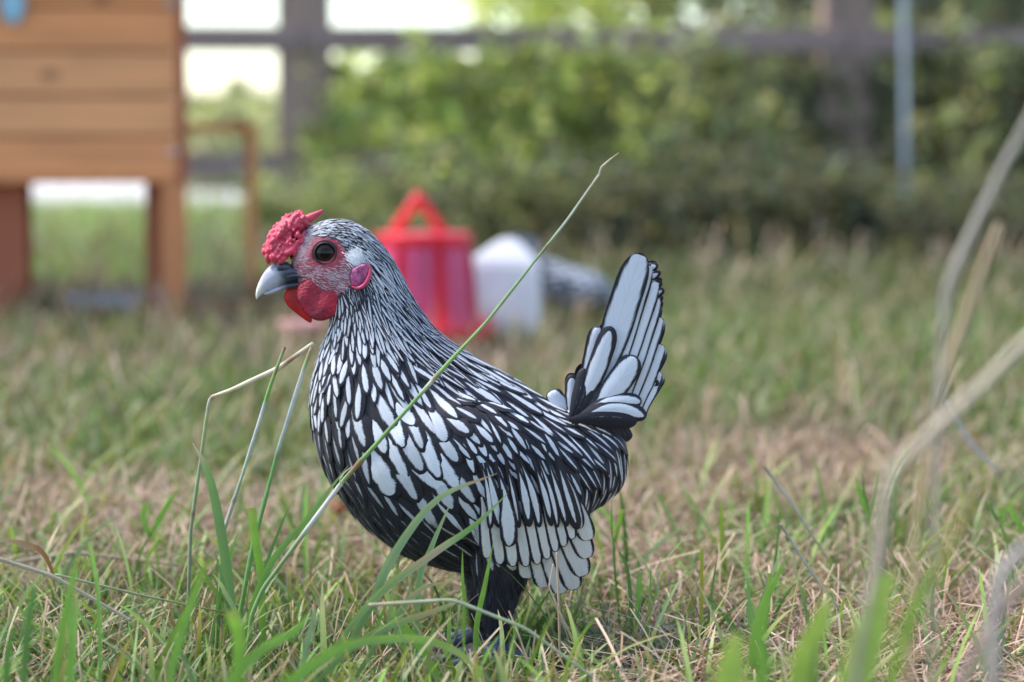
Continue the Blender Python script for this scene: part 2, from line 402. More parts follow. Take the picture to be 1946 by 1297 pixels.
def root_z(px, Y): return 253 + CAM_Z * F / Y        # photo row of the ground at depth Y (roughly)

def H(name, label, cat, group=None):
    return lambda o: tag(o, label, cat, group)
# the long diagonal seed stalk in front of the hen
yb = 1.335
t = empty('grass_stalk', A(462, 1318, yb)); tag(t, 'long thin green stalk leaning diagonally right across the front of the hen', 'grass stalk', 'tall grass stalks by the hen')
stem_obj('stem', [(462, 1320), (478, 1170), (500, 1118), (650, 917), (710, 850), (852, 690), (925, 612), (1077, 420), (1140, 330)], yb, 1.33, [9, 9, 8, 9.5, 8, 7.5, 6, 4.5, 4],
         [(0, G1), (.18, (.22, .32, .12)), (.27, (.30, .36, .2)), (.31, (.66, .62, .58)), (.37, (.6, .56, .5)), (.385, (.2, .3, .1)), (.415, (.3, .16, .08)), (.43, (.2, .32, .1)), (.56, (.22, .36, .13)), (.59, (.6, .55, .45)), (.61, (.25, .4, .12)), (.72, (.3, .42, .16)), (.86, (.2, .32, .14)), (.9, (.45, .5, .4)), (1, (.5, .48, .36))], t, nodes=(.42, .6, .86), n=110)
stem_obj('seed_head', [(1138, 333), (1143, 318), (1160, 303), (1177, 290)], 1.33, 1.33, [3.6, 4.2, 3, .8], [(0, (.45, .4, .3)), (.5, CREAM), (1, (.5, .42, .3))], t, n=20)
stem_obj('sheath_tip', [(650, 925), (645, 912), (655, 898), (668, 888)], 1.325, 1.32, [3, 2.5, 2, 1], [(0, CREAM), (1, (.7, .66, .6))], t, n=16)
# left group of stalks
t = empty('grass_stalk', A(355, 1330, 1.40)); tag(t, 'folded grass stalk with a kink, its cream section reaching to the breast of the hen', 'grass stalk', 'tall grass stalks by the hen')
stem_obj('stem', [(352, 1330), (362, 1010), (398, 756), (441, 741), (530, 700), (560, 678), (595, 654)], 1.40, 1.37, [7, 7, 6.5, 8, 11, 8, 9], [(0, G3), (.3, (.3, .3, .2)), (.5, (.3, .38, .2)), (.66, (.38, .42, .2)), (.69, (.45, .45, .3)), (.73, (.7, .6, .42)), (.9, (.66, .58, .44)), (.93, (.32, .18, .1)), (.97, (.6, .52, .4)), (1, (.5, .44, .34))], t, nodes=(.44, .72,), n=90)
t = empty('grass_stalk', A(415, 1330, 1.375)); tag(t, 'slender green stalk with a dark snapped tip, between two stalks beside the hen breast', 'grass stalk', 'tall grass stalks by the hen')
stem_obj('stem', [(405, 1330), (425, 1010), (460, 905), (515, 730), (541, 660)], 1.375, 1.37, [8, 8, 6, 7, 6], [(0, G1), (.4, (.22, .34, .1)), (.52, (.5, .48, .42)), (.6, (.35, .45, .3)), (.82, (.58, .6, .6)), (.85, (.2, .38, .08)), (.98, (.3, .35, .15)), (1, BRN)], t, nodes=(.56, .93), n=80)
t = empty('grass_stalk', A(440, 1330, 1.37)); tag(t, 'upright stalk whose grey-green top meets the end of the folded cream stalk', 'grass stalk', 'tall grass stalks by the hen')
stem_obj('stem', [(425, 1330), (480, 1040), (530, 850), (578, 700), (592, 660)], 1.37, 1.37, [10, 9, 7, 9, 6], [(0, G1), (.35, (.2, .38, .1)), (.68, (.2, .36, .12)), (.72, (.5, .5, .4)), (.8, (.5, .53, .5)), (.92, (.58, .56, .5)), (.95, (.3, .4, .16)), (1, TAN)], t, nodes=(.45, .69), n=80)

def tuft(label, loc, Y, blades, group='clumps of grass in the lawn', name='grass_tuft', cat='grass tuft'):
    t = empty(name, A(loc, root_z(0, Y) , Y)); tag(t, label, cat, group)
    for b in blades:
        pts, yb_, yt_, w_, st = b[:5]; kw = b[5] if len(b) > 5 else {}
        blade_obj('blade', pts, yb_, yt_, w_, st, t, **kw)
    return t
gs = [(0, G1), (.8, G2), (1, (.3, .36, .1))]; gd = [(0, (.10, .19, .06)), (.85, (.14, .28, .06)), (1, (.4, .34, .18))]; gg = [(0, (.2, .3, .14)), (.7, (.26, .36, .2)), (.95, (.3, .36, .18)), (1, TAN)]
gt = [(0, G3), (.5, (.22, .32, .12)), (.62, (.42, .3, .18)), (.7, (.3, .36, .14)), (.9, (.42, .3, .2)), (1, TAN)]
tuft('tuft of broad green blades left of the hen, one blade with a withered tip', 440, 1.36, [
    ([(452, 1330), (440, 1150), (415, 980), (392, 890), (366, 842)], 1.365, 1.36, 26, [(0, G3), (.75, (.2, .32, .12)), (.85, (.5, .4, .3)), (1, (.6, .5, .4))]),
    ([(500, 1330), (497, 1120), (488, 1040), (478, 966)], 1.36, 1.35, 22, gs, dict(straight=True)),
    ([(430, 1330), (500, 1100), (585, 985), (662, 885)], 1.35, 1.33, 18, [(0, G1), (.8, (.2, .36, .12)), (1, (.3, .42, .14))]),
    ([(490, 1330), (500, 1110), (530, 1010), (556, 950)], 1.37, 1.38, 9, gd),
    ([(380, 1330), (420, 1120), (440, 1050), (455, 1005)], 1.37, 1.38, 10, gs),
    ([(460, 1330), (460, 1200), (425, 1120), (405, 1090)], 1.34, 1.32, 14, gg),
])
tuft('spray of long arching grey-green blades crossing in front of the belly of the hen', 720, 1.30, [
    ([(600, 1340), (700, 1160), (745, 1060), (830, 950), (945, 900)], 1.31, 1.31, 24, [(0, G3), (.6, (.28, .38, .2)), (.85, (.34, .42, .22)), (.94, (.5, .3, .2)), (1, TAN)]),
    ([(560, 1340), (700, 1150), (820, 1055), (900, 1000), (965, 938)], 1.30, 1.32, 20, [(0, gt[0][1]), (.35, (.28, .38, .14)), (.5, (.48, .34, .24)), (.58, (.34, .38, .2)), (.7, (.2, .36, .1)), (1, (.3, .44, .14))]),
    ([(790, 1340), (795, 1120), (820, 1040), (858, 952)], 1.32, 1.34, 17, [(0, G3), (.7, (.26, .40, .16)), (1, (.4, .46, .2))]),
    ([(640, 1340), (740, 1190), (800, 1120), (860, 1106)], 1.28, 1.29, 16, gt),
    ([(560, 1340), (690, 1215), (830, 1160), (880, 1140)], 1.25, 1.27, 18, gt),
    ([(520, 1340), (640, 1235), (800, 1215), (900, 1262), (930, 1330)], 1.22, 1.25, 22, [(0, G3), (.5, (.25, .4, .1)), (1, (.36, .36, .2))]),
    ([(860, 1340), (800, 1230), (765, 1190), (737, 1160)], 1.27, 1.27, 22, gs),
    ([(700, 1340), (740, 1230), (770, 1150), (782, 1100)], 1.35, 1.35, 10, gg),
])
tuft('thin upright blades standing right in front of the feathered leg of the hen', 905, 1.335, [
    ([(905, 1340), (905, 1200), (922, 1110), (937, 1032)], 1.335, 1.33, 15, gs),
    ([(880, 1340), (882, 1160), (879, 1095), (879, 1042)], 1.335, 1.335, 9, gs),
    ([(960, 1340), (978, 1210), (965, 1170)], 1.33, 1.33, 7, gs),
    ([(975, 1340), (970, 1240), (985, 1190), (993, 1145)], 1.34, 1.34, 9, gs),
    ([(935, 1340), (930, 1270), (915, 1230), (909, 1208)], 1.30, 1.30, 12, gd),
    ([(950, 1340), (975, 1290), (985, 1260), (994, 1240)], 1.29, 1.29, 11, gs),
])
tuft('blurred bright green blades at the bottom left corner, closest to the camera', 60, 1.12, [
    ([(100, 1400), (110, 1250), (135, 1120), (150, 1040)], 1.12, 1.12, 20, gs),
    ([(128, 1400), (135, 1250), (142, 1140)], 1.14, 1.15, 26, gs, dict(straight=True)),
    ([(40, 1400), (50, 1230), (62, 1140), (68, 1110)], 1.10, 1.1, 22, gd),
    ([(190, 1400), (188, 1150), (170, 1030)], 1.22, 1.24, 12, gs, dict(straight=True)),
    ([(300, 1400), (340, 1220), (370, 1130), (388, 1075)], 1.08, 1.08, 24, gs),
    ([(440, 1400), (455, 1230), (440, 1160)], 1.06, 1.05, 34, gs, dict(straight=True)),
    ([(350, 1400), (480, 1250), (560, 1200), (590, 1160)], 1.12, 1.14, 26, gs),
    ([(470, 1400), (560, 1290), (650, 1230), (690, 1215)], 1.05, 1.05, 30, gs),
    ([(180, 1400), (210, 1290), (262, 1190)], 1.1, 1.1, 12, [(0, (.35, .2, .08)), (1, (.4, .26, .1))]),
    ([(540, 1400), (590, 1200), (598, 1150)], 1.18, 1.18, 16, gg),
    ([(10, 1400), (15, 1250), (30, 1180)], 1.12, 1.12, 18, gd),
])
tuft('small forked green shoot with two short leaves, in the left part of the lawn', 255, 1.55, [
    ([(250, 1180), (258, 1080), (285, 1015)], 1.55, 1.55, 6, gd, dict(straight=True)),
    ([(285, 1020), (310, 975), (343, 922)], 1.55, 1.55, 15, gs),
    ([(285, 1020), (272, 985), (278, 957)], 1.55, 1.55, 15, gs, dict(straight=True)),
])
tuft('tall thin shoot with a nibbled leaf just right of the wing tip of the hen', 1175, 1.50, [
    ([(1178, 1190), (1168, 1080), (1166, 1030)], 1.47, 1.47, 7, gd, dict(straight=True)),
    ([(1166, 1035), (1162, 1000), (1163, 942)], 1.47, 1.47, 6, gs),
    ([(1168, 1030), (1176, 1000), (1183, 968)], 1.47, 1.46, 11, gs, dict(straight=True)),
])
tuft('clump of upright green blades in the grass right of the leg of the hen', 1220, 1.40, [
    ([(1200, 1300), (1212, 1150), (1216, 1088)], 1.40, 1.40, 13, gs, dict(straight=True)),
    ([(1205, 1290), (1195, 1100), (1173, 1040)], 1.41, 1.41, 10, gd),
    ([(1215, 1300), (1232, 1180), (1237, 1062)], 1.41, 1.41, 8, gs),
    ([(1190, 1300), (1240, 1150), (1262, 1085)], 1.42, 1.42, 9, gs),
    ([(1225, 1300), (1255, 1200), (1270, 1120)], 1.39, 1.4, 8, gg),
    ([(1150, 1300), (1157, 1250), (1163, 1205)], 1.36, 1.36, 14, [(0, G1), (.6, (.35, .3, .1)), (1, (.45, .4, .2))], dict(straight=True)),
    ([(1300, 1300), (1330, 1200), (1334, 1045)], 1.40, 1.40, 9, [(0, G1), (.4, (.3, .4, .05)), (.8, (.42, .32, .05)), (1, (.3, .4, .05))], dict(straight=True)),
    ([(1340, 1300), (1350, 1150), (1365, 1045)], 1.42, 1.42, 8, gd),
])
tuft('little green three-leaved shoot on a woody stem among pale straw right of the hen', 1650, 1.55, [
    ([(1652, 1160), (1655, 1050), (1652, 985)], 1.55, 1.55, 7, [(0, TAN), (1, G1)], dict(straight=True)),
    ([(1652, 990), (1635, 940), (1625, 905)], 1.55, 1.55, 13, gs),
    ([(1652, 990), (1662, 945), (1672, 890)], 1.55, 1.55, 8, gd),
    ([(1654, 985), (1642, 940), (1640, 895)], 1.56, 1.56, 9, gd),
])
tuft('two short leafy shoots with chewed tips near the right border of the lawn', 1900, 1.5, [
    ([(1935, 1160), (1915, 1040), (1895, 980)], 1.5, 1.5, 6, gd, dict(straight=True)),
    ([(1895, 990), (1885, 970), (1880, 952)], 1.5, 1.5, 9, gd, dict(straight=True)),
    ([(1945, 1010), (1930, 985), (1916, 960)], 1.48, 1.48, 15, gs, dict(straight=True)),
    ([(1900, 990), (1903, 975), (1900, 965)], 1.5, 1.5, 14, gs, dict(straight=True)),
])
tuft('leafy green sprig with two blades rising in the lower right of the lawn', 1440, 1.3, [
    ([(1420, 1330), (1445, 1170), (1500, 1050)], 1.30, 1.30, 26, gs, dict()),
    ([(1440, 1330), (1475, 1050), (1485, 945)], 1.5, 1.5, 8, gd),
    ([(1430, 1330), (1456, 1180), (1463, 1090)], 1.32, 1.32, 12, gs, dict(straight=True)),
])
tuft('out of focus broad bright green leaves low in the right foreground', 1650, .78, [
    ([(1560, 1500), (1640, 1240), (1665, 1160), (1690, 1090)], .80, .80, 95, [(0, (.32, .44, .08)), (1, (.44, .56, .11))], dict(tipw=.5)),
    ([(1340, 1500), (1385, 1290), (1400, 1205)], .84, .84, 85, [(0, (.32, .44, .08)), (1, (.42, .54, .11))], dict(tipw=.5)),
    ([(1500, 1500), (1520, 1280), (1560, 1180), (1575, 1120)], .9, .9, 60, [(0, (.32, .44, .08)), (1, (.42, .54, .11))]), ([(1440, 1500), (1450, 1300), (1440, 1200), (1430, 1140)], .85, .85, 36, gs),
    ([(1640, 1500), (1720, 1200), (1790, 1060), (1880, 890)], .82, .78, 34, [(0, G2), (.5, (.22, .36, .06)), (.75, (.4, .32, .12)), (1, (.45, .32, .16))]),
    ([(1360, 1500), (1430, 1300), (1520, 1240)], .9, .9, 22, gs),
    ([(1530, 1500), (1545, 1300), (1560, 1210)], .86, .86, 22, gd),
])
# big blurred straw stems at the right
dry = [(0, (.42, .31, .2)), (.2, (.34, .26, .18)), (.35, (.55, .45, .33)), (.55, (.58, .48, .37)), (.7, (.46, .37, .27)), (1, (.58, .48, .36))]
def stalk(label, pts, Y, w_, st=dry, nodes=(), yt=None):
    t = empty('dry_stalk', A(pts[0][0], pts[0][1], Y)); tag(t, label, 'dry stalk', 'thick dry stalks in the right foreground')
    stem_obj('stem', pts, Y, yt or Y, w_, st, t, nodes, n=60); return t
GZ = 253 + CAM_Z * F / .8 
stalk('thick grey-tan stalk bent at a knee, slanting off the right side at mid height', [(1600, GZ), (1625, 1270), (1668, 1050), (1686, 915), (1694, 897), (1946, 655), (2050, 560)], .80, [14, 16, 17, 24, 25, 23, 21], nodes=(.5,))
stalk('tall greyish stalk with a knee, leaning up to the top right border', [(1770, GZ), (1775, 1000), (1785, 700), (1800, 540), (1890, 350), (1975, 190)], .84, [11, 11, 13, 18, 17, 15], [(0, TAN), (.5, (.44, .36, .26)), (.7, (.42, .37, .3)), (1, (.4, .35, .29))], nodes=(.74,))
stalk('orange-tan dry stalk standing between the two thicker bent stalks', [(1700, GZ), (1740, 1000), (1800, 700), (1850, 560), (1900, 425)], .86, [13, 15, 20, 18, 13], [(0, TAN), (.6, (.5, .36, .2)), (1, (.42, .32, .2))])
stalk('pale curved stalk arching at the bottom right corner', [(1885, GZ), (1888, 1150), (1905, 1080), (1960, 1030), (2040, 1010)], .8, [24, 26, 26, 24, 22], [(0, (.46, .38, .32)), (1, (.5, .42, .36))])
stalk('dark brown stalk crossing low at the bottom right corner', [(1790, GZ), (1830, 1290), (1880, 1190), (1946, 1110), (2010, 1040)], .82, [22, 24, 24, 24, 22], [(0, (.3, .22, .17)), (1, (.34, .25, .2))])
stalk('brown upright stalk rising out of the bright foreground leaves', [(1640, GZ), (1625, 1290), (1660, 1140), (1685, 1010)], .9, [26, 26, 18, 10], [(0, (.28, .19, .14)), (1, (.32, .25, .17))])
def straw_t(label, pts, Y, w_, st, yt=None, nodes=()):
    t = stem_obj('straw', pts, Y, yt or Y, w_, st, None, nodes, n=40); tag(t, label, 'straw', 'single straws lying in the lawn')
cr = [(0, (.5, .42, .3)), (1, (.55, .47, .34))]
straw_t('long pale straw lying slantwise from the left border down to the right', [(-40, 1050), (100, 1095), (250, 1180)], 1.33, [8, 8, 6], cr, 1.36)
straw_t('thin olive straw slanting right from the kink of the long pale straw', [(105, 1092), (270, 1132), (430, 1165)], 1.33, [5, 5, 3], [(0, (.4, .4, .25)), (.9, (.2, .28, .08)), (1, BRN)], 1.36)
straw_t('brown straw lying level in the left part of the lawn', [(30, 1068), (140, 1050), (350, 1075)], 1.6, [6, 8, 5], [(0, (.4, .32, .24)), (1, (.36, .25, .15))], 1.6)
straw_t('blurred cream straw propped up in the left part of the lawn', [(40, 1075), (100, 1035), (185, 988)], 1.8, [8, 13, 7], cr)
straw_t('thin curled pale straw in front of the white wing tip', [(1095, 1230), (1062, 1160), (1043, 1115), (1051, 1072)], 1.33, [5, 4, 3, 2], [(0, TAN), (1, (.65, .5, .36))])
straw_t('straight upright pink-tan straw in front of the wing tip', [(1064, 1250), (1062, 1150), (1058, 1050)], 1.34, [4, 5, 4], [(0, TAN), (1, (.5, .38, .3))])
straw_t('long straw bowing over the ground below the hen towards the right', [(700, 1150), (860, 1140), (1000, 1195), (1130, 1290)], 1.24, [6.5, 7, 6.5, 6], [(0, (.5, .42, .28)), (.4, (.36, .42, .26)), (1, (.4, .4, .24))])
straw_t('thin pale straw leaning left in the lawn right of the hen', [(1590, 1090), (1500, 950), (1450, 885)], 1.55, [4, 5, 5], [(0, TAN), (.8, (.5, .48, .42)), (1, (.2, .18, .12))])
straw_t('slim greenish straw leaning left below the other one right of the hen', [(1600, 1165), (1540, 1085), (1482, 995)], 1.45, [4, 6, 5], [(0, (.4, .4, .2)), (.7, (.46, .46, .36)), (1, (.3, .26, .18))])
straw_t('pale blurred straw leaning left near the bent thick stalk', [(1900, 900), (1850, 850), (1795, 765)], 1.9, [6, 8, 8], [(0, (.5, .45, .42)), (1, (.55, .5, .48))])
straw_t('cream straw lying flat at the bottom below the leg of the hen', [(560, 1300), (690, 1290), (835, 1265)], 1.36, [7, 8, 5], cr)
straw_t('thick pale straw lying level right of the tail of the hen', [(1190, 1035), (1300, 1028), (1420, 1010)], 1.75, [9, 12, 8], cr)
# curled brown blade at left, russet fallen leaf
o = blade_obj('withered_leaf', [(-30, 1025), (30, 1030), (75, 1045), (97, 1080), (108, 1135)], 1.35, 1.36, 14, [(0, (.5, .36, .22)), (.6, (.3, .14, .05)), (1, (.35, .2, .08))], mat=M_straw)
tag(o, 'curled brown withered blade drooping at the left border', 'dry blade')
Vl = []; n = 9
C0 = A(632, 1052, 1.86)
Vs = np.array([[math.cos(a) * (.012 + .006 * math.cos(2 * a)) , math.sin(a) * .008, .004 * math.cos(3 * a)] for a in np.linspace(0, 2 * np.pi, 14, endpoint=False)] + [[0, 0, .006]]) + np.array([C0.x, C0.y, .022])
me = bpy.data.meshes.new('fallen_leaf'); me.from_pydata(Vs.tolist(), [], [(i, (i + 1) % 14, 14) for i in range(14)])
o = link('fallen_leaf', me, simple('russet leaf', (.36, .09, .03), .6)); sm = o.modifiers.new('t', 'SOLIDIFY'); sm.thickness = .0006
tag(o, 'russet fallen leaf lying in the straw in front of the breast of the hen', 'leaf')

# ------------------------------------------------------------------ COOP
M_ply = wood('honey stained fir', (.76, .30, .11), (.36, .14, .06), (1.2, 14, 14), 3)
M_ply2 = wood('paler stained fir', (.78, .34, .135), (.40, .16, .07), (1.2, 14, 14), 3)
M_post = wood('stained fir post', (.64, .24, .085), (.1, .04, .02), (14, 14, 1.2), 3)
M_dkwood = wood('dark red stained wood', (.36, .095, .04), (.07, .025, .018), (14, 14, 1.2), 3, knots=False)
CR = R(7.5)
c0 = A(357, 602, 4.12); c0.z = 0
coop = empty('chicken_coop', c0, CR)
tag(coop, 'orange-brown wooden chicken coop with horizontal boards raised on legs', 'chicken coop')
k = pxm(4.12)
zb = float(at(355, 337, 4.12)[2])
def cbox(name, x0, x1, y0, y1, z0, z1, mat, bev=.002, parent=None):
    o = box(name, ((x0 + x1) / 2, (y0 + y1) / 2, (z0 + z1) / 2), (x1 - x0, y1 - y0, z1 - z0), mat, None, bev)
    o.parent = parent or coop; return o
rows = [337, 259, 182, 98, 14, -70]
for i in range(5):
    z0, z1 = [float(at(355, r_, 4.12)[2]) for r_ in (rows[i], rows[i + 1])]
    cbox('board', -.62, -.014 , 0, .018, z0 + .0015, z1 - .0032, M_ply if i in (0, 3, 4) else M_ply2, .0012)
    cbox('side_board', -.0165, -.0005, .02, .60, z0, z1 - .0022, M_post, .003)
ztop = z1
cbox('backing', -.61, -.017, .0185, .0235, zb + .02, ztop - .004, M_dkwood)
cbox('floor_panel', -.62, -.018, .02, .6, zb + .004, zb + .016, M_dkwood)
cbox('corner_trim', -.0135, .002, -.004, .0185, zb - .012, ztop, M_dkwood, .001)
cbox('bottom_rail', -.62, -.015, -.003, .0, zb - .010, zb + .006, M_post, .001)
for (x0, x1, y0, y1, mt) in ((-.042, -.002, .0, .04, M_post), (-.075, -.05, .08, .105, M_dkwood), (-.60, -.56, 0, .04, M_post), (-.042, -.004, .55, .59, M_post)):
    cbox('leg', x0, x1, y0, y1, 0, zb - .011 if y0 < .02 else zb + .002, mt)
cbox('roof', -.68, .06, -.06, .66, ztop + .002, ztop + .022, M_dkwood)
# slanting ramp under the box, dark and ribbed
def ramp(b):
    box_bm(b, (-.335, .18, zb / 2 - .004), (.10, .016, zb - .016), bev=.002)
    for q in range(9): box_bm(b, (-.335, .168, .03 + q * .024), (.09, .006, .006))
o = bm_obj('ramp', ramp, M_dkwood, None); o.parent = coop
o = cbox('skirt_panel', -.60, -.288, .05, .064, .0, zb - .014, M_dkwood)
# latch, pale blue
M_blue = simple('pale blue plastic', (.30, .55, .68), .35, .08)
lz = float(at(42, 8, 4.1)[2])
lx = -(357 - 42) * k
o = link('latch', faces_mesh('latch', [ellipsoid_arrays((lx, -.012, lz), (.021, .009, .038), 20, 12)]), M_blue); o.parent = coop
for (px_, py_) in ((336, 5), (338, 288)):
    o = link('screw', faces_mesh('screw', [ellipsoid_arrays((-(357 - px_) * k - .004, -.001, float(at(px_, py_, 4.12)[2])), (.007, .003, .007), 12, 8)]), simple('zinc', (.5, .48, .46), .4)); o.parent = coop
# run attached on the right behind the box
Yr = 4.37
kr = pxm(Yr)
def fr(px0, py0, px1, py1, Y=Yr, d=.02):
    a_ = A(px0, py0, Y); b_ = A(px1, py1, Y)
    return ((a_ + b_) / 2 + Vector((0, 0, 0)), (abs(b_.x - a_.x), d, abs(b_.z - a_.z)))
run = empty('coop_run', A(420, root_z(0, Yr), Yr)); tag(run, 'open wooden frame of the wire run standing behind and right of the coop', 'coop run')
Mo = wood('orange run timber', (.66, .25, .085), (.2, .07, .04), (10, 10, 1.2), 3, knots=False)
for nm, r_ in (('top_rail', (285, 234, 468, 249)), ('post', (468, 234, 490, 588)), ('bottom_rail', (285, 576, 467, 592)), ('post', (286, 250, 312, 575))):
    c_, s_ = fr(*r_); box(nm, c_, s_, Mo, run)
def wires(x0, x1, z0, z1, Y, step, th, mat, name, parent):
    def f(b):
        x = x0
        while x < x1: box_bm(b, (x, Y, (z0 + z1) / 2), (th, th, z1 - z0)); x += step
        z = z0
        while z < z1: box_bm(b, ((x0 + x1) / 2, Y + th * 1.3, z), (x1 - x0, th, th)); z += step
    return bm_obj(name, f, mat, parent)
M_wire = simple('galvanised wire', (.38, .38, .38), .45, .1, Metallic=.6)
a_ = A(312, 576, Yr); b_ = A(468, 249, Yr)
wires(a_.x, b_.x, a_.z, b_.z, Yr + .012, .019, .0011, M_wire, 'wire_mesh', run)
# grey pan under the coop
pan = lathe('metal_pan', [(.0, .012), (.085, .012), (.093, .028), (.097, .028), (.088, .004), (0, .004)], (-.735, 4.28, 0), simple('dull zinc', (.5, .5, .5), .4, .1, 9))
tag(pan, 'shallow grey metal pan on the grass underneath the coop', 'pan')
# ------------------------------------------------------------------ FEEDER, CANISTER, BOWL
def plastic(name, c, rough=.35, trans=0, sss=0):
    m = M(name); nz = m.noise(14)
    m.set(m.ramp(nz, [(.3, tuple(x * .85 for x in c)), (.7, tuple(min(1, x * 1.1) for x in c))]), rough)
    if sss: m.b.inputs['Subsurface Weight'].default_value = sss; m.b.inputs['Subsurface Radius'].default_value = (.03, .02, .02)
    m.bump(m.noise(60), .08, .001); return m.m
M_red = plastic('red plastic', (.80, .015, .028), .3)
M_pink = plastic('pink red plastic panel', (.88, .12, .30), .3)
Yf = 3.6; kf = pxm(Yf); fc = A(806, 640, Yf); fx, fy = fc.x, Yf
z_top = float(at(806, 445, Yf)[2]); 
t = empty('poultry_feeder', (fx, fy, 0)); tag(t, 'red plastic poultry feeder with a triangular handle on its lid', 'poultry feeder')
lathe('hopper', [(0, z_top + .002), (.074, z_top + .001), (.0765, z_top - .004), (.0768, z_top - .012), (.073, z_top - .014), (.0845, .022), (.086, .012), (0, .012)][::-1], (fx, fy, -.003), M_red, t, 48)
def ribs(b):
    for a in np.linspace(0, 2 * np.pi, 9)[:-1]:
        am = a - math.pi / 2 - .04
        r0, r1 = .0738, .0842
        vs = []
        for da in (-.30, -.1, .1, .30):
            for (rr, z) in ((r0, z_top - .018), (r1, .024)):
                rr2 = rr + .0035
                vs.append(b.verts.new((fx + rr2 * math.cos(am + da), fy + rr2 * math.sin(am + da), z)))
        for q in range(3): b.faces.new((vs[2 * q], vs[2 * q + 1], vs[2 * q + 3], vs[2 * q + 2]))
    bmesh.ops.solidify(b, geom=b.faces[:], thickness=.004)
bm_obj('window_panel', ribs, M_pink, t)
lathe('tray', [(0, .004), (.095, .004), (.115, .034), (.118, .034), (.100, 0), (0, 0)], (fx, fy, 0), M_red, t, 48)
hz = [A(748, 443, Yf - .0), A(778, 398, Yf), A(795, 378, Yf), A(812, 398, Yf), A(842, 443, Yf)]
tube('handle', [tuple(v) for v in hz], [.009, .008, .0085, .008, .009], M_red, t, 10, 24)
tube('handle_knob', [tuple(A(795, 385, Yf)), tuple(A(795, 372, Yf)), tuple(A(796, 362, Yf))], [.010, .007, .004], M_red, t, 10, 10)
lathe('lid', [(0, .0), (.0772, .0), (.0775, .004), (.074, .0055), (0, .006)][::1], (fx, fy, z_top - .004), M_red, t, 48)
# white drinker canister
Yc = 3.78
M_white = plastic('milky white plastic', (.86, .82, .82), .4, sss=.15)
outl = [(890, 640), (888, 560), (887, 498), (950, 456), (968, 452), (986, 458), (1026, 503), (1027, 560), (1026, 640)]
def can(b):
    d0, d1 = Yc, Yc + .11
    n = len(outl); f_ = [b.verts.new(A(*p, Yc)) for p in outl]
    g_ = [b.verts.new(A(*p, Yc) + Vector((0, .11, -.016 if 1 < q < 7 else 0))) for q, p in enumerate(outl)]
    for v in f_[2:7]:
        v.co.y += .024 if v in f_[3:6] else 0
    b.faces.new(f_[:3] + f_[6:]); b.faces.new(f_[2:7]); b.faces.new(g_[::-1])
    for i in range(n): b.faces.new((f_[i], g_[i], g_[(i + 1) % n], f_[(i + 1) % n]))
    bmesh.ops.recalc_face_normals(b, faces=b.faces[:])
    bmesh.ops.bevel(b, geom=b.edges[:], offset=.0045, segments=3, affect='EDGES')
o = bm_obj('body', can, M_white, None)
t = empty('plastic_canister', A(957, root_z(0, Yc), Yc)); tag(t, 'white plastic canister with sloping shoulders right of the red feeder', 'canister')
o.parent = t; o.matrix_parent_inverse = parent_inv(t)
def hand(b): box_bm(b, A(957, 540, Yc) + Vector((0, .052, .062)), (.02, .05, .012), bev=.004)
# pink bowl
bc = A(572, 620, 3.5)
o = lathe('feed_bowl', [(0, .006), (.026, .006), (.034, .02), (.036, .02), (.028, 0), (0, 0)], (bc.x, 3.5, 0.022), plastic('pink plastic', (.60, .30, .28), .5))
o.location.z = 0; tag(o, 'small pink bowl on the straw, seen just behind the wattles of the near hen', 'bowl')

# ------------------------------------------------------------------ FENCE
M_fence = wood('weathered grey fence wood', (.30, .205, .17), (.08, .06, .055), (1, 10, 10), 2, knots=False, rough=.9)
M_fpost = wood('weathered grey post', (.31, .205, .155), (.05, .04, .035), (9, 9, .8), 2, knots=False, rough=.9)
t = empty('rail_fence', (.2, 6.35, 0)); tag(t, 'weathered brown-grey post and rail fence covered with wire behind the lawn', 'fence')
ka = pxm(6.3)
posts = [-1.95, (582 - 973) * ka, (1603 - 973) * pxm(6.42), 2.42]
fyat = lambda x: 6.3 + .085 * (x + .56)
for x in posts:
    box('post', (x, fyat(x), .62), (.138, .13, 1.26), M_fpost, t, .008)
for z in (float(at(580, 76, 6.3)[2]), float(at(580, 313, 6.3)[2]), .98):
    for x0, x1 in zip(posts[:-1], posts[1:]):
        cx = (x0 + x1) / 2; L = (x1 - x0) - .002
        box('rail', (cx, fyat(cx) - .079 + .02, z), (L, .036, .068), M_fence, t, .004, rz=math.atan(.085))
def chick(b):
    th = .0012
    for i in range(-60, 70):
        for sgn in (-1, 1):
            x = i * .06
            if -2.6 < x < 2.9: box_bm(b, (x, fyat(x) - .09 + sgn * .001, .60), (th, th, 1.36), ry=sgn * R(30))
bm_obj('wire_netting', chick, M_wire, t)
# galvanised pole
pa = A(1722, 455, 5.9)
o = tube('metal_pole', [(A(1716, -80, 5.9))[:], A(1719, 200, 5.9)[:], (pa.x, 5.9, 0)], [.0078, .0078, .0078], simple('galvanised steel', (.40, .44, .50), .38, .2, 7, (4, 4, .5), Metallic=.5), None, 16, 20)
tag(o, 'upright galvanised metal pole in the undergrowth right of the second fence post', 'pole')

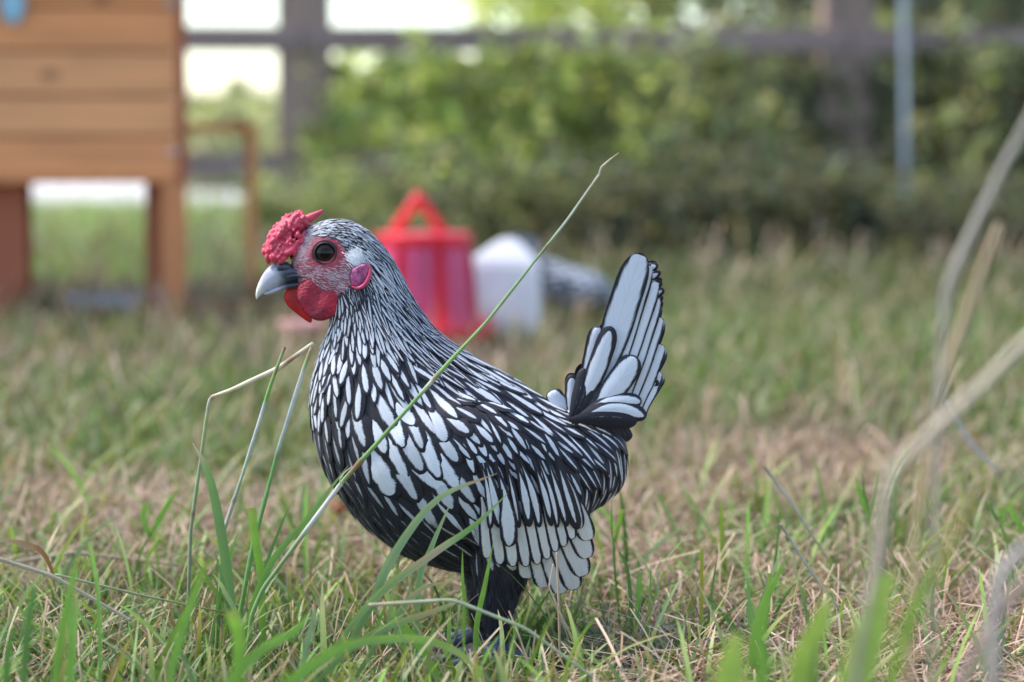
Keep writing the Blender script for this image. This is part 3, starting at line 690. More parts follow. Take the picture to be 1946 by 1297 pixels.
# ------------------------------------------------------------------ BUSHES, HEDGE, TREES
def leaves(P, size, pal, up=.5, elong=1.7):
    n_ = len(P); d = rng.normal(size=(n_, 3)); d[:, 2] -= .2; d /= np.linalg.norm(d, axis=1)[:, None]
    nn = rng.normal(size=(n_, 3)) + np.array([0, -.3, up]); sd_ = np.cross(d, nn); sd_ /= np.linalg.norm(sd_, axis=1)[:, None]
    nn = np.cross(sd_, d)
    s = (size * (.6 + .8 * rng.random(n_)))[:, None]
    a = P - d * s * .5; b = P + d * s * .5; m1 = P - d * s * .05 + nn * s * .06
    l = m1 + sd_ * s * .5 / elong - nn * s * .12; r_ = m1 - sd_ * s * .5 / elong - nn * s * .12
    V = np.stack([a, l, b, r_, m1], 1).reshape(-1, 3)
    o = np.arange(n_)[:, None] * 5
    T = np.concatenate([o + [0, 4, 1], o + [1, 4, 2], o + [2, 4, 3], o + [3, 4, 0]])
    c = np.repeat(pick(pal, n_), 5, 0)
    return V, T, c
M_leaf = leafy('shrub leaves', .55, .55)
YEL = np.array([(.58, .66, .20), (.50, .60, .18), (.66, .68, .28), (.42, .54, .16), (.68, .66, .38)])  # leaf colours raised, backlit glow of the left hedge painted in
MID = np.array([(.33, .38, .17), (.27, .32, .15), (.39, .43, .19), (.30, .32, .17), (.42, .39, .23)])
DRK = np.array([(.17, .19, .11), (.13, .15, .095), (.21, .23, .11), (.19, .18, .12), (.24, .20, .14)])  # leaf colours lowered, shade of the right-hand growth painted in
PAL = np.array([(.55, .55, .34), (.50, .53, .28), (.60, .56, .42), (.42, .48, .24)])
M_bark = simple('shrub bark', (.10, .075, .055), .9, .3, 30, bump=.4)
def bush(label, cat, name, cx, cy, rx, ry, z0, z1, n_, size, pal, clumps=26, seed=0, group=None, stems=5, fill=.35, airy=True):
    g = np.random.default_rng(seed + 50)
    t = empty(name, (cx, cy, 0)); tag(t, label, cat, group)
    cc = g.random((clumps, 3)) * 2 - 1
    C = np.column_stack([cx + cc[:, 0] * rx * .85, cy + cc[:, 1] * ry * .8, z0 + (z1 - z0) * (cc[:, 2] * .5 + .5)])
    rad = (.16 + .22 * g.random(clumps)) * min(rx, (z1 - z0)) * 1.1
    # stems in reach of clumps
    parts_ = []
    for q in range(stems):
        tx = cx + (g.random() * 2 - 1) * rx * .7; ty = cy + (g.random() * 2 - 1) * ry * .6
        bx_ = cx + (tx - cx) * .5
        parts_.append(tube_arrays(np.array([(bx_, cy, -.02), ((bx_ + tx) / 2 + .05 * g.normal(), (cy + ty) / 2, z1 * .45), (tx, ty, z1 * .92)]), [.018, .012, .004], 7, 10))
        for _ in range(4):
            s = .3 + .5 * g.random(); p0 = np.array([bx_ + (tx - bx_) * s, cy + (ty - cy) * s, z1 * s * .95]); e = C[g.integers(0, clumps)]
            parts_.append(tube_arrays(np.array([p0, (p0 + e) / 2 + [0, 0, .04], e]), [.007, .005, .002], 5, 6))
    link('stems', faces_mesh('stems', parts_), M_bark, t)
    if airy:
        rad = rad * .62
    i = g.integers(0, clumps, n_); d = g.normal(size=(n_, 3)); d /= np.linalg.norm(d, axis=1)[:, None]
    r_ = rad[i] * (1 - fill * g.random(n_) ** 1.5)
    P = C[i] + d * r_[:, None] * np.array([1, 1, .85])
    if airy:          # loose shoots between the clumps, some standing above the rest
        u = g.random(n_) < .42; m_ = int(u.sum()); ns = 60; sx_ = cx + (g.random(ns) * 2 - 1) * rx; sy_ = cy + (g.random(ns) * 2 - 1) * ry; st_ = z0 + (z1 - z0) * (.55 + (.6 if z1 > .3 else 1.3) * g.random(ns) ** 1.5); k_ = g.integers(0, ns, m_); tt_ = g.random(m_)
        P[u] = np.column_stack([sx_[k_] + .03 * g.normal(size=m_) + .06 * tt_ * np.sin(k_), sy_[k_] + .03 * g.normal(size=m_), z0 + (st_[k_] - z0) * tt_])
    keep_ = P[:, 2] > .01; P = P[keep_]; i = i[keep_]
    # each clump its own tone: young and old foliage
    tone = (.7 + .6 * g.random(clumps))
    V, T, c = leaves(P, size, pal)
    ii = i[:len(P)]
    c = c * np.repeat(tone[ii], 5)[:, None]
    link('foliage', np_mesh('foliage', V, T, c), M_leaf, t, smooth=False)
G = 'shrubs grown through and behind the rail fence'
def bpx(px, Y): return (px - 973) * pxm(Y)
sp = [  # label, px centre, Y, half width px, y-depth, top row, bottom row, leaves, size, palette
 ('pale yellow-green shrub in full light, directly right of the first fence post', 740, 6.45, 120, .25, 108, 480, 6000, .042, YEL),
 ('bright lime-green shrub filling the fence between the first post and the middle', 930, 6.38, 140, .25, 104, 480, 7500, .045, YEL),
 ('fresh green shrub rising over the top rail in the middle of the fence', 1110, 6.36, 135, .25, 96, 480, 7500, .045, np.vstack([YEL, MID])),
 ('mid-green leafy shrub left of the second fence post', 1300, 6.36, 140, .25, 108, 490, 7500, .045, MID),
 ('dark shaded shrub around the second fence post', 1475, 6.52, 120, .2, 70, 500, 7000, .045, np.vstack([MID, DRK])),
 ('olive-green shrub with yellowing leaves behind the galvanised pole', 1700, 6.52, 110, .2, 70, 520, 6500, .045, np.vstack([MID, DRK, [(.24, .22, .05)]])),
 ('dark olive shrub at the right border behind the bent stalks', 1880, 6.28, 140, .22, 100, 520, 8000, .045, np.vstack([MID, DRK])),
]
for q, (lb, px_, Yb_, hw, dy_, r0, r1, n_, sz, pal) in enumerate(sp):
    z1 = float(at(px_, r0, Yb_)[2]); z0 = max(.02, float(at(px_, r1, Yb_)[2]))
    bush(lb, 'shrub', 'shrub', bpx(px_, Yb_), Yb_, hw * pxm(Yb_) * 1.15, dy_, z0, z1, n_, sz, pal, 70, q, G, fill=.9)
DK2 = DRK * .88; MD2 = MID * .9  # dimmed copies for the weeds, shade at the hedge foot painted in
low = [('low dark weeds growing along the foot of the fence left of the second post', 1230, 5.25, 170, 375, 530, DK2), ('low dense undergrowth at the foot of the fence between second post and pole', 1520, 5.3, 170, 365, 530, DK2),
       ('low olive undergrowth at the foot of the fence right of the pole', 1830, 5.2, 160, 400, 530, DK2), ('low green weeds at the fence behind the red feeder', 900, 5.35, 180, 370, 530, np.vstack([MD2, DK2])), ('low green weeds at the foot of the first fence post', 600, 5.9, 120, 385, 500, MID)]
for q, (lb, px_, Yb_, hw, r0, r1, pal) in enumerate(low):
    z1 = float(at(px_, r0, Yb_)[2])
    bush(lb, 'weeds', 'weed_clump', bpx(px_, Yb_), Yb_, hw * pxm(Yb_), .16, .02, z1, 6500, .03, pal, 34, 20 + q, 'weeds along the foot of the fence', stems=6, fill=.6)
# taller dark trees behind the right half, pale far shrubs beyond the lane on the left
tr = [('tall dark tree behind the fence, second from the right border', 1480, 8.6, 230, -600, 330, np.vstack([MID, DRK]), .075, 5000), ('tall mid-green tree behind the middle of the fence', 1130, 9.4, 200, -260, 330, YEL, .07, 4800),
      ('tall dark tree behind the fence at the right border', 1900, 8.2, 260, -600, 330, np.vstack([MID, DRK]), .075, 5500)]
for q, (lb, px_, Yb_, hw, r0, r1, pal, sz, n_) in enumerate(tr):
    cx = bpx(px_, Yb_); z1 = float(at(px_, r0, Yb_)[2]); z0 = float(at(px_, r1, Yb_)[2])
    g = np.random.default_rng(90 + q); t = empty('tree', (cx, Yb_, 0)); tag(t, lb, 'tree', 'trees beyond the fence')
    link('trunk', faces_mesh('trunk', [tube_arrays(np.array([(cx, Yb_, -.05), (cx + .03, Yb_, z1 * .4), (cx - .03, Yb_, z1 * .9)]), [.07, .05, .015], 10, 14)] +
        [tube_arrays(np.array([(cx, Yb_, z1 * s), (cx + hw * pxm(Yb_) * .5 * a, Yb_ + .2 * b_, z1 * s + .18), (cx + hw * pxm(Yb_) * .9 * a, Yb_ + .35 * b_, z1 * s + .3)]), [.025, .015, .005], 6, 8) for s, a, b_ in zip(np.linspace(.2, .8, 9), g.random(9) * 2 - 1, g.random(9) * 2 - 1)]), M_bark, t)
    nc = 60; cc = g.random((nc, 3)) * 2 - 1
    C = np.column_stack([cx + cc[:, 0] * hw * pxm(Yb_), Yb_ + cc[:, 1] * .5, z0 + (z1 - z0) * (cc[:, 2] * .5 + .5)])
    i = g.integers(0, nc, n_); d = g.normal(size=(n_, 3)); d /= np.linalg.norm(d, axis=1)[:, None]
    P = C[i] + d * (.24 * (.5 + .5 * g.random(n_)))[:, None]
    V, T, c = leaves(P, sz, pal); c = c * np.repeat((.7 + .6 * g.random(nc))[i], 5)[:, None]
    link('crown', np_mesh('crown', V, T, c), M_leaf, t, smooth=False)
far = [('pale sunlit bush beyond the lane, between the coop and the first fence post', 455, 13.0, 75, .5, 165, 290, 2600, .08, PAL),
       ('low pale bush beyond the fence just right of the coop', 385, 12.5, 50, .4, 230, 300, 1200, .08, PAL),
       ('pale green bush beyond the lane right of the first fence post', 690, 11.5, 70, .5, 110, 300, 2600, .08, np.vstack([PAL, YEL]))]
for q, (lb, px_, Yb_, hw, dy_, r0, r1, n_, sz, pal) in enumerate(far):
    z1 = float(at(px_, r0, Yb_)[2]); z0 = .05
    bush(lb, 'bush', 'bush', bpx(px_, Yb_), Yb_, hw * pxm(Yb_), dy_, z0, z1, n_, sz, pal, 18, 40 + q, 'pale bushes beyond the lane')
# distant treeline far beyond
P = np.column_stack([-60 + 60 * rng.random(5000), 62 + 6 * rng.random(5000), 1.3 * rng.random(5000) ** .8])
V, T, c = leaves(P, .5, PAL)
tag(link('treeline', np_mesh('treeline', V, T, c), M_leaf, None, smooth=False), 'low pale far-off treeline on the horizon', 'treeline', kind='stuff')

# ------------------------------------------------------------------ HENS
Y0 = 1.42; K0 = pxm(Y0)
def loft_pairs(prs, Yc, n=220, m=72, sq=1.0):
    """prs rows: (bottom px,py, top px,py, half width px). Egg rings between the two outline points."""
    P = catmull(np.array([(a[0], a[1], b[0], b[1], w_) for a, b, w_ in prs], float), n)
    B = at(P[:, 0], P[:, 1], Yc); T = at(P[:, 2], P[:, 3], Yc); wd = np.maximum(P[:, 4], .5) * pxm(Yc)
    ang = np.linspace(0, 2 * np.pi, m, endpoint=False)
    c, s = np.cos(ang), np.sin(ang)
    C = (B + T) / 2; D = (T - B) / 2
    V = C[:, None] + D[:, None] * c[None, :, None]
    V[:, :, 1] += wd[:, None] * (np.sign(s) * np.abs(s) ** sq)[None]
    V = V.reshape(-1, 3); V = np.vstack([V, C[0], C[-1]])
    i = np.arange(n - 1)[:, None] * m; j = np.arange(m)[None]; j2 = (j + 1) % m
    Q = np.stack([i + j, i + j2, i + m + j2, i + m + j], -1).reshape(-1, 4)
    jj = np.arange(m); k2 = (jj + 1) % m
    T3 = np.vstack([np.stack([np.full(m, n * m), k2, jj], -1), np.stack([np.full(m, n * m + 1), (n - 1) * m + jj, (n - 1) * m + k2], -1)])
    return V, Q, T3
def pillow(outline, yfun, T, n=72, rings=10, power=.5, k=K0, Yc=Y0):
    """closed cushion over a photo-pixel outline; yfun(px,py)->offset px toward the viewer of its mid layer; T half thickness px"""
    O = np.asarray(outline, float); O = catmull(np.vstack([O, O[:1]]), n + 1)[:-1]; c = O.mean(0)
    ts = np.linspace(0, 1, rings + 1)[1:]
    def sheet(sg):
        pts = [c[None]]; off = [np.array([sg * T])]
        for t in ts:
            pts.append(c + (O - c) * t); off.append(np.full(n, sg * T * max(0, 1 - t ** 2.5) ** power))
        p = np.vstack(pts); o = np.concatenate(off)
        y = Yc - (yfun(p[:, 0], p[:, 1]) + o) * k
        q = at(p[:, 0], p[:, 1], y); return q
    Fv, Bv = sheet(1), sheet(-1); nv = len(Fv); V = np.vstack([Fv, Bv])
    Q, T3 = [], []
    for a in range(n):
        b = (a + 1) % n
        T3 += [(0, 1 + b, 1 + a), (nv, nv + 1 + a, nv + 1 + b)]
        for r_ in range(rings - 1):
            i0 = 1 + r_ * n
            Q += [(i0 + a, i0 + b, i0 + n + b, i0 + n + a), (nv + i0 + a, nv + i0 + n + a, nv + i0 + n + b, nv + i0 + b)]
        i0 = 1 + (rings - 1) * n; Q.append((i0 + a, i0 + b, nv + i0 + b, nv + i0 + a))
    return V, np.array(Q), np.array(T3)
def mirror(arr, Yc=Y0):
    V, Q, T = arr; V = V.copy(); V[:, 1] = 2 * Yc - V[:, 1]; return V, Q[:, ::-1], T[:, ::-1]

# feather material: pale centre shape inside a black border (laced), driven by per-feather numbers
m = M('laced feather')
uv = m.n('UVMap'); uv.uv_map = 'UVMap'; sx = m.n('SeparateXYZ'); m.l(uv.outputs[0], sx.inputs[0])
U = m.math('ABSOLUTE', sx.outputs[0]); Vv = sx.outputs[1]
fa = m.attr('fa'); fs = m.n('SeparateColor'); m.l(fa.outputs['Color'], fs.inputs[0])
fb = m.attr('fb'); fs2 = m.n('SeparateColor'); m.l(fb.outputs['Color'], fs2.inputs[0])
upk = 0.55
ku, cc_, kv, ex = fs.outputs[0], fs.outputs[1], fs.outputs[2], fa.outputs['Alpha']
seed, bri, warm, glen = fs2.outputs[0], fs2.outputs[1], fs2.outputs[2], fb.outputs['Alpha']
jit = m.n('TexNoise'); jit.noise_dimensions = '3D'; jit.inputs['Scale'].default_value = 5.0; jit.inputs['Detail'].default_value = 3
cv = m.n('CombineXYZ'); m.l(sx.outputs[0], cv.inputs[0]); m.l(m.math('MULTIPLY', Vv, 1.6), cv.inputs[1]); m.l(m.math('MULTIPLY', seed, 37.0), cv.inputs[2]); m.l(cv.outputs[0], jit.inputs['Vector'])
jv = m.math('MULTIPLY', m.math('SUBTRACT', jit.outputs[0], .5), .20)
dvv = m.math('SUBTRACT', Vv, cc_); upm = m.math('LESS_THAN', dvv, 0.0)
t_ = m.math('DIVIDE', dvv, m.math('MULTIPLY', kv, m.math('ADD', 1.0, m.math('MULTIPLY', upm, upk))))

base_ = m.math('MAXIMUM', m.math('SUBTRACT', 1.0, m.math('MULTIPLY', t_, t_)), 0.0)
lim = m.math('MULTIPLY', ku, m.math('POWER', base_, m.math('ADD', ex, m.math('MULTIPLY', upm, .35))))
# fine barbs: herringbone lines
bv = m.n('CombineXYZ'); m.l(m.math('MULTIPLY', m.math('SUBTRACT', Vv, m.math('MULTIPLY', U, .28)), glen), bv.inputs[0]); m.l(m.math('MULTIPLY', seed, 91.0), bv.inputs[1]); m.l(m.math('MULTIPLY', U, 1.2), bv.inputs[2])
bn = m.n('TexNoise'); bn.inputs['Scale'].default_value = 1.0; bn.inputs['Detail'].default_value = 3; m.l(bv.outputs[0], bn.inputs['Vector'])
d_ = m.math('SUBTRACT', m.math('ADD', lim, m.math('MULTIPLY', m.math('SUBTRACT', bn.outputs[0], .5), .26)), m.math('SUBTRACT', U, jv))
mask = m.math('MULTIPLY', m.math('DIVIDE', d_, .13), 1.0, clamp=True)
mask = m.math('MULTIPLY', mask, m.math('GREATER_THAN', base_, .0001))
shaft = m.math('SUBTRACT', 1.0, m.math('MULTIPLY', m.math('SUBTRACT', 1.0, m.math('DIVIDE', U, .05), clamp=True), .10))
wcol = m.mix(warm, (.64, .65, .69), (.64, .60, .55))
tone = m.math('MULTIPLY', m.math('MULTIPLY', bri, shaft), m.math('ADD', .80, m.math('MULTIPLY', bn.outputs[0], .4)))
tv = m.n('CombineColor'); [m.l(tone, tv.inputs[k_]) for k_ in range(3)]
white = m.mix(1.0, wcol, tv.outputs[0], 'MULTIPLY')
blk = m.mix(bn.outputs[0], (.005, .0045, .008), (.026, .024, .034))
m.set(m.mix(mask, blk, white), .55)
m.b.inputs['Specular IOR Level'].default_value = .28
m.b.inputs['Sheen Weight'].default_value = .08
m.bump(bn.outputs[0], .35, .0006); M_feather = m.m

VS = np.array([0, .14, .3, .46, .6, .72, .82, .9, .96, 1.0]); US = np.array([-1, -.5, 0, .5, 1.0]); US_S = np.array([-1, 0, 1.0])
def hshape(v, tip=.5):
    up = np.clip(v / .42, 0, 1); up = .28 + .72 * (up * up * (3 - 2 * up))
    t = np.clip((v - .52) / .48, 0, 1); return up * np.clip(1 - t * t, 0, 1) ** tip
class FM:
    def __init__(s): s.V, s.Q, s.UV, s.A, s.B, s.o = [], [], [], [], [], 0
    def add(s, G, us, vs, h, fa_, fb_):
        """G (nv,nu,3)"""
        nv, nu = len(vs), len(us)
        s.V.append(G.reshape(-1, 3)); s.UV.append(np.stack([us[None] * h[:, None], np.repeat(vs[:, None], nu, 1)], -1).reshape(-1, 2))
        i = (np.arange(nv - 1)[:, None] * nu + np.arange(nu - 1)[None]).ravel()
        s.Q.append(np.stack([i, i + 1, i + nu + 1, i + nu], -1) + s.o); s.o += nv * nu
        s.A.append(np.repeat(np.array([fa_], float), nv * nu, 0)); s.B.append(np.repeat(np.array([fb_], float), nv * nu, 0))
    def build(s, name, parent):
        me = np_mesh(name, np.vstack(s.V), np.vstack(s.Q), uv=np.vstack(s.UV), attrs={'fa': np.vstack(s.A), 'fb': np.vstack(s.B)})
        return link(name, me, M_feather, parent)

def grow(fm, bvh, root, nrm, d3, L, W, lift0, lift1, fa_, fb_, small=False, tip=.5, camber=.18):
    us = US_S if small else US; vs = VS[[0, 2, 4, 6, 8, 9]] if small else VS
    h = hshape(vs, tip); h[-1] = max(h[-1], .02)
    fn = bvh.find_nearest
    p = Vector(root); nn = Vector(nrm); d = Vector(d3); d = (d - nn * d.dot(nn)); 
    if d.length < .05: return
    d.normalize(); G = np.empty((len(vs), len(us), 3)); pv = 0
    for a, v in enumerate(vs):
        if a:
            q, n2, _, _ = fn(p + d * ((v - pv) * L))
            if q is None: return
            if n2.dot(nn) < .45: return
            nn = (nn * .5 + n2 * .5).normalized(); p = q
            d = d - nn * d.dot(nn); d.normalize()
        pv = v
        sd_ = nn.cross(d); hw = W * .5 * h[a] * (1 + .07 * random.gauss(0, 1)); lf = lift0 + (lift1 - lift0) * v ** 1.5
        for b, u in enumerate(us):
            if u == 0: x = p; n2 = nn
            else:
                x, n2, _, _ = fn(p + sd_ * (hw * u))
                if x is None: x = p; n2 = nn
            G[a, b] = x + nn * (lf + camber * W * .5 * h[a] * (1 - u * u))
    fm.add(G, us, vs, h, fa_, fb_)
def chart_lookup(ch, px, py, power=3.0):
    d2 = (px[:, None] - ch[None, :, 0]) ** 2 + (py[:, None] - ch[None, :, 1]) ** 2
    w_ = 1 / (d2 + 60) ** (power / 2 * 1.2); w_ /= w_.sum(1)[:, None]
    return w_ @ ch[:, 2:]
def in_poly(px, py, poly):
    poly = np.asarray(poly, float); ins = np.zeros(len(px), bool); j = len(poly) - 1
    for i in range(len(poly)):
        xi, yi = poly[i]; xj, yj = poly[j]
        c = ((yi > py) != (yj > py)) & (px < (xj - xi) * (py - yi) / (yj - yi + 1e-12) + xi); ins ^= c; j = i
    return ins
def auto_feathers(fms, bvh, VV, NN, ch, mask, seed, k, maxn=9000, pickfm=None):
    """dart-throw feathers over the skin using the plumage chart. chart cols after px,py:
    dx,dy,len,wid,ku,c,kv,ex,spl,spw,bri,warm"""
    g = np.random.default_rng(seed); keep = np.where(mask)[0]; g.shuffle(keep); keep = keep[:60000]
    P = VV[keep]; N = NN[keep]
    px, py = to_px(np.column_stack([P[:, 0], np.full(len(P), np.median(VV[:, 1])), P[:, 2]]))
    T = chart_lookup(ch, px, py)
    D = np.column_stack([T[:, 0], np.zeros(len(P)), -T[:, 1]]); D += g.normal(size=D.shape) * .13
    D -= N * (D * N).sum(1)[:, None]; D /= np.linalg.norm(D, axis=1)[:, None] + 1e-9
    S = np.cross(N, D); spl = T[:, 2] * T[:, 8] * k; spw = T[:, 3] * T[:, 9] * k
    acc = []; AP = np.zeros((maxn, 3)); AN = np.zeros((maxn, 3)); na = 0
    for i in range(len(P)):
        if na:
            dv = AP[:na] - P[i]
            a = dv @ D[i] / spl[i]; b = dv @ S[i] / spw[i]; c = dv @ N[i] / max(spw[i], spl[i])
            if ((a * a + b * b + c * c < 1) & (AN[:na] @ N[i] > .2)).any(): continue
        AP[na] = P[i]; AN[na] = N[i]; na += 1; acc.append(i)
        if na >= maxn: break
    for i in acc:
        t = T[i]; L = t[2] * k * (.8 + .4 * g.random()); W = t[3] * k * (.8 + .36 * g.random())
        root = P[i] - D[i] * L * .45
        q, n_, _, _ = bvh.find_nearest(Vector(root))
        fm = fms[pickfm(px[i], py[i], P[i]) if pickfm else 0]
        sd = g.random(); ku = t[4] * (.72 + .42 * g.random()); hd = 1.0 if py[i] > 500 else .45 + .65 * g.random()
        l0 = .0002 + .0003 * g.random(); l1 = min(.0016, L * .07) * (.6 + .8 * g.random()) + .0003
        grow(fm, bvh, q, n_, D[i], L, W, l0, l1, (ku, t[5] + .04 * (g.random() - .5), t[6] * (.9 + .2 * g.random()), t[7]), (sd, t[10] * hd * (.82 + .26 * g.random()), t[11], 18 + 60 * L / .03), small=t[3] < 15)
    return na
def flat_feather(fm, root, tip, W, y0, y1, bend, fa_, fb_, tiph=.5, camber=6, cant=0.0, yf=None, mir=False, nv=14, base=.35, k=K0, Yc=Y0, straightness=False):
    """feather given by photo-pixel root and tip; y0/y1: px toward the viewer of root and tip (or yf(px,py)+lift)"""
    vs = np.concatenate([np.linspace(0, .8, nv - 5), [.87, .92, .96, .985, 1.0]]); us = np.array([-1, -.6, -.25, 0, .25, .6, 1.0])
    r_ = np.array(root, float); t = np.array(tip, float); ax = t - r_; nm = np.array([-ax[1], ax[0]]); nm /= np.linalg.norm(nm)
    C = r_ + ax * vs[:, None] + nm * (4 * bend * vs * (1 - vs))[:, None]
    Td = np.gradient(C, axis=0); Td /= np.linalg.norm(Td, axis=1)[:, None]; Nd = np.stack([-Td[:, 1], Td[:, 0]], -1)
    up = np.clip(vs / .55, 0, 1); up = base + (1 - base) * (up * up * (3 - 2 * up)); tt = np.clip((vs - .80) / .20, 0, 1); h = up * np.clip(1 - tt ** 2.2, 0, 1) ** tiph; h[-1] = max(h[-1], .03)
    p = C[:, None] + Nd[:, None] * (us[None, :, None] * h[:, None, None] * W * .5)
    off = y0 + (y1 - y0) * vs[:, None] + camber * (1 - us[None] ** 2) * h[:, None] + cant * us[None] * h[:, None]
    if yf is not None: off = off + yf(p[..., 0], p[..., 1])
    y = Yc - off * k; G = at(p[..., 0], p[..., 1], y)
    if mir: G[..., 1] = 2 * Yc - G[..., 1]
    fm.add(G, us, vs, np.clip(h / up, 0, 1), fa_, fb_)

# ---------- body
pairs = [((560, 520), (553, 500), 10), ((566, 532), (560, 476), 24), ((577, 552), (573, 448), 36), ((596, 578), (596, 428), 44), ((618, 596), (632, 418), 48), ((630, 610), (672, 424), 48),
         ((626, 632), (712, 452), 48), ((612, 665), (752, 508), 54), ((600, 705), (785, 573), 68), ((593, 755), (822, 625), 88), ((596, 815), (868, 662), 106), ((612, 872), (922, 694), 124),
         ((645, 935), (978, 727), 138), ((700, 1000), (1032, 760), 142), ((780, 1055), (1075, 782), 138), ((872, 1082), (1112, 794), 122), ((965, 1078), (1148, 804), 104), ((1050, 1045), (1178, 822), 80),
         ((1108, 980), (1187, 860), 52), ((1140, 958), (1187, 902), 32), ((1158, 943), (1178, 925), 10)]
body_arr = loft_pairs(pairs, Y0)
def Yw(px, py):
    px = np.asarray(px, float); py = np.asarray(py, float)
    return 158 - ((px - 900) / 260) ** 2 * 50 - (np.maximum(0, py - 850) / 280) ** 2 * 55 - (np.maximum(0, 850 - py) / 140) ** 2 * 85
w_out = [(745, 800), (790, 762), (860, 752), (930, 765), (1000, 795), (1055, 830), (1095, 880), (1112, 945), (1112, 1020), (1098, 1085), (1070, 1105), (1010, 1092), (950, 1060), (900, 1030), (840, 1000), (785, 955), (750, 900), (735, 850)]
wing_arr = pillow(w_out, lambda a, b: Yw(a, b) - 14, 13, n=96, rings=14, power=.6)
# belly fluff under the tail and legs
def P3(px, py, off): return tuple(at(px, py, Y0 - off * K0))
legs = []
for sg, dx in ((1, 6), (-1, -16)):
    q = np.array([P3(940 + dx, 1010, 55 * sg), P3(946 + dx, 1075, 62 * sg), P3(942 + dx, 1125, 64 * sg), P3(938 + dx, 1165, 66 * sg), P3(936 + dx, 1195, 68 * sg)])
    legs.append(tube_arrays(q, np.array([58, 54, 38, 27, 19]) * K0, 20, 26))
    ft = np.array(P3(942 + dx, 1240, 72 * sg)); ft[2] = .0105
    an = np.array(P3(936 + dx, 1180, 67 * sg)); mid = (ft + an) / 2
    legs.append(tube_arrays(np.array([an, mid, ft]), [.0062, .0052, .0062], 12, 16))
    for a_, L in ((180 - 32, .036), (180, .042), (180 + 30, .036), (20, .017)):
        dv = np.array([math.cos(R(a_)), math.sin(R(a_)), 0])
        legs.append(tube_arrays(np.array([ft, ft + dv * L * .35 + [0, 0, -.002], ft + dv * L * .75 + [0, 0, -.0055], ft + dv * L + [0, 0, -.0068]]), [.005, .0038, .0032, .0022], 10, 14))
        tipp = ft + dv * L + [0, 0, -.0068]
        legs.append(tube_arrays(np.array([tipp, tipp + dv * .004 + [0, 0, .0005], tipp + dv * .008 + [0, 0, -.002]]), [.0022, .0016, .0007], 8, 8))
# tail stump
stump = loft_pairs([((1085, 830), (1075, 775), 30), ((1150, 840), (1105, 745), 34), ((1185, 815), (1135, 715), 22), ((1195, 780), (1155, 690), 8)], Y0, n=40, m=32)
raw = faces_mesh('body', [body_arr, wing_arr, mirror(wing_arr), stump] + legs)
bme = remeshed(raw, .0011, 5, .5); bme.name = 'body'
BV = verts_of(bme); BN = normals_of(bme)
bvh = BVHTree.FromPolygons([Vector(v) for v in BV], [tuple(p.vertices) for p in bme.polygons])
eye_o = Vector((0, 0, CAM_Z))
def surf(px, py, back=0.0):
    d = (A(px, py, 1.0) - eye_o).normalized(); l, n_, _, dd = bvh.ray_cast(eye_o, d)
    return (l - d * back if l is not None else None), n_
bpx_, bpy_ = to_px(np.column_stack([BV[:, 0], np.full(len(BV), Y0), BV[:, 2]]))
face = [(548, 480), (566, 452), (585, 440), (606, 446), (630, 447), (652, 458), (664, 474), (704, 492), (704, 545), (668, 556), (655, 575), (640, 600), (600, 606), (560, 590), (540, 560), (540, 510)]
in_face = in_poly(bpx_, bpy_, face)
zleg = float(at(936, 1192, Y0)[2])
leg_m = (BV[:, 2] < zleg)
cols = np.tile(np.array([.012, .011, .016]), (len(BV), 1))
nz = vnoise(bpx_, bpy_, 1 / 5.0); nz2 = vnoise(bpx_, bpy_, 1 / 14.0)
re = np.hypot(bpx_ - 618, bpy_ - 482)
red = np.array([.42, .035, .055]); mauve = np.array([.28, .085, .115]); pale = np.array([.50, .40, .42])
f1 = np.clip(1.05 - np.abs(re - 26) / 30 + .5 * (nz2 - .5), 0, 1)[:, None]
f2 = np.clip((bpy_ - 512) / 14, 0, 1)[:, None]; f3 = np.clip((595 - bpx_) / 30, 0, 1)[:, None] * np.clip((500 - bpy_) / 25, 0, 1)[:, None]
skin = mauve * (1 - f1) + red * f1; skin = skin * (1 - f3 * .75) + pale * f3 * .75
skin = skin * (1 - f2 * .55 * nz2[:, None]) + np.array([.42, .05, .07]) * f2 * .55 * nz2[:, None]
skin *= (.7 + .6 * nz)[:, None]
cols[in_face] = skin[in_face]
sl = np.array([.085, .105, .155])
cols[leg_m] = sl * (.7 + .6 * vnoise(BV[leg_m][:, 0], BV[leg_m][:, 2], 500)[:, None])
a = bme.attributes.new('Col', 'FLOAT_COLOR', 'POINT'); a.data.foreach_set('color', np.column_stack([cols, np.ones(len(cols))]).astype(np.float32).ravel())
m = M('hen skin and down'); ca = m.attr('Col'); n1 = m.noise(900, detail=3); 
m.set(ca.outputs['Color'], .6); m.bump(n1, .5, .0006); M_body = m.m

hen = empty('hen', (at(930, 1262, Y0)[0], Y0, 0)); tag(hen, 'silver-laced hen with a red comb standing in the grass, black-edged white feathers', 'hen')
link('body', bme, M_body, hen)

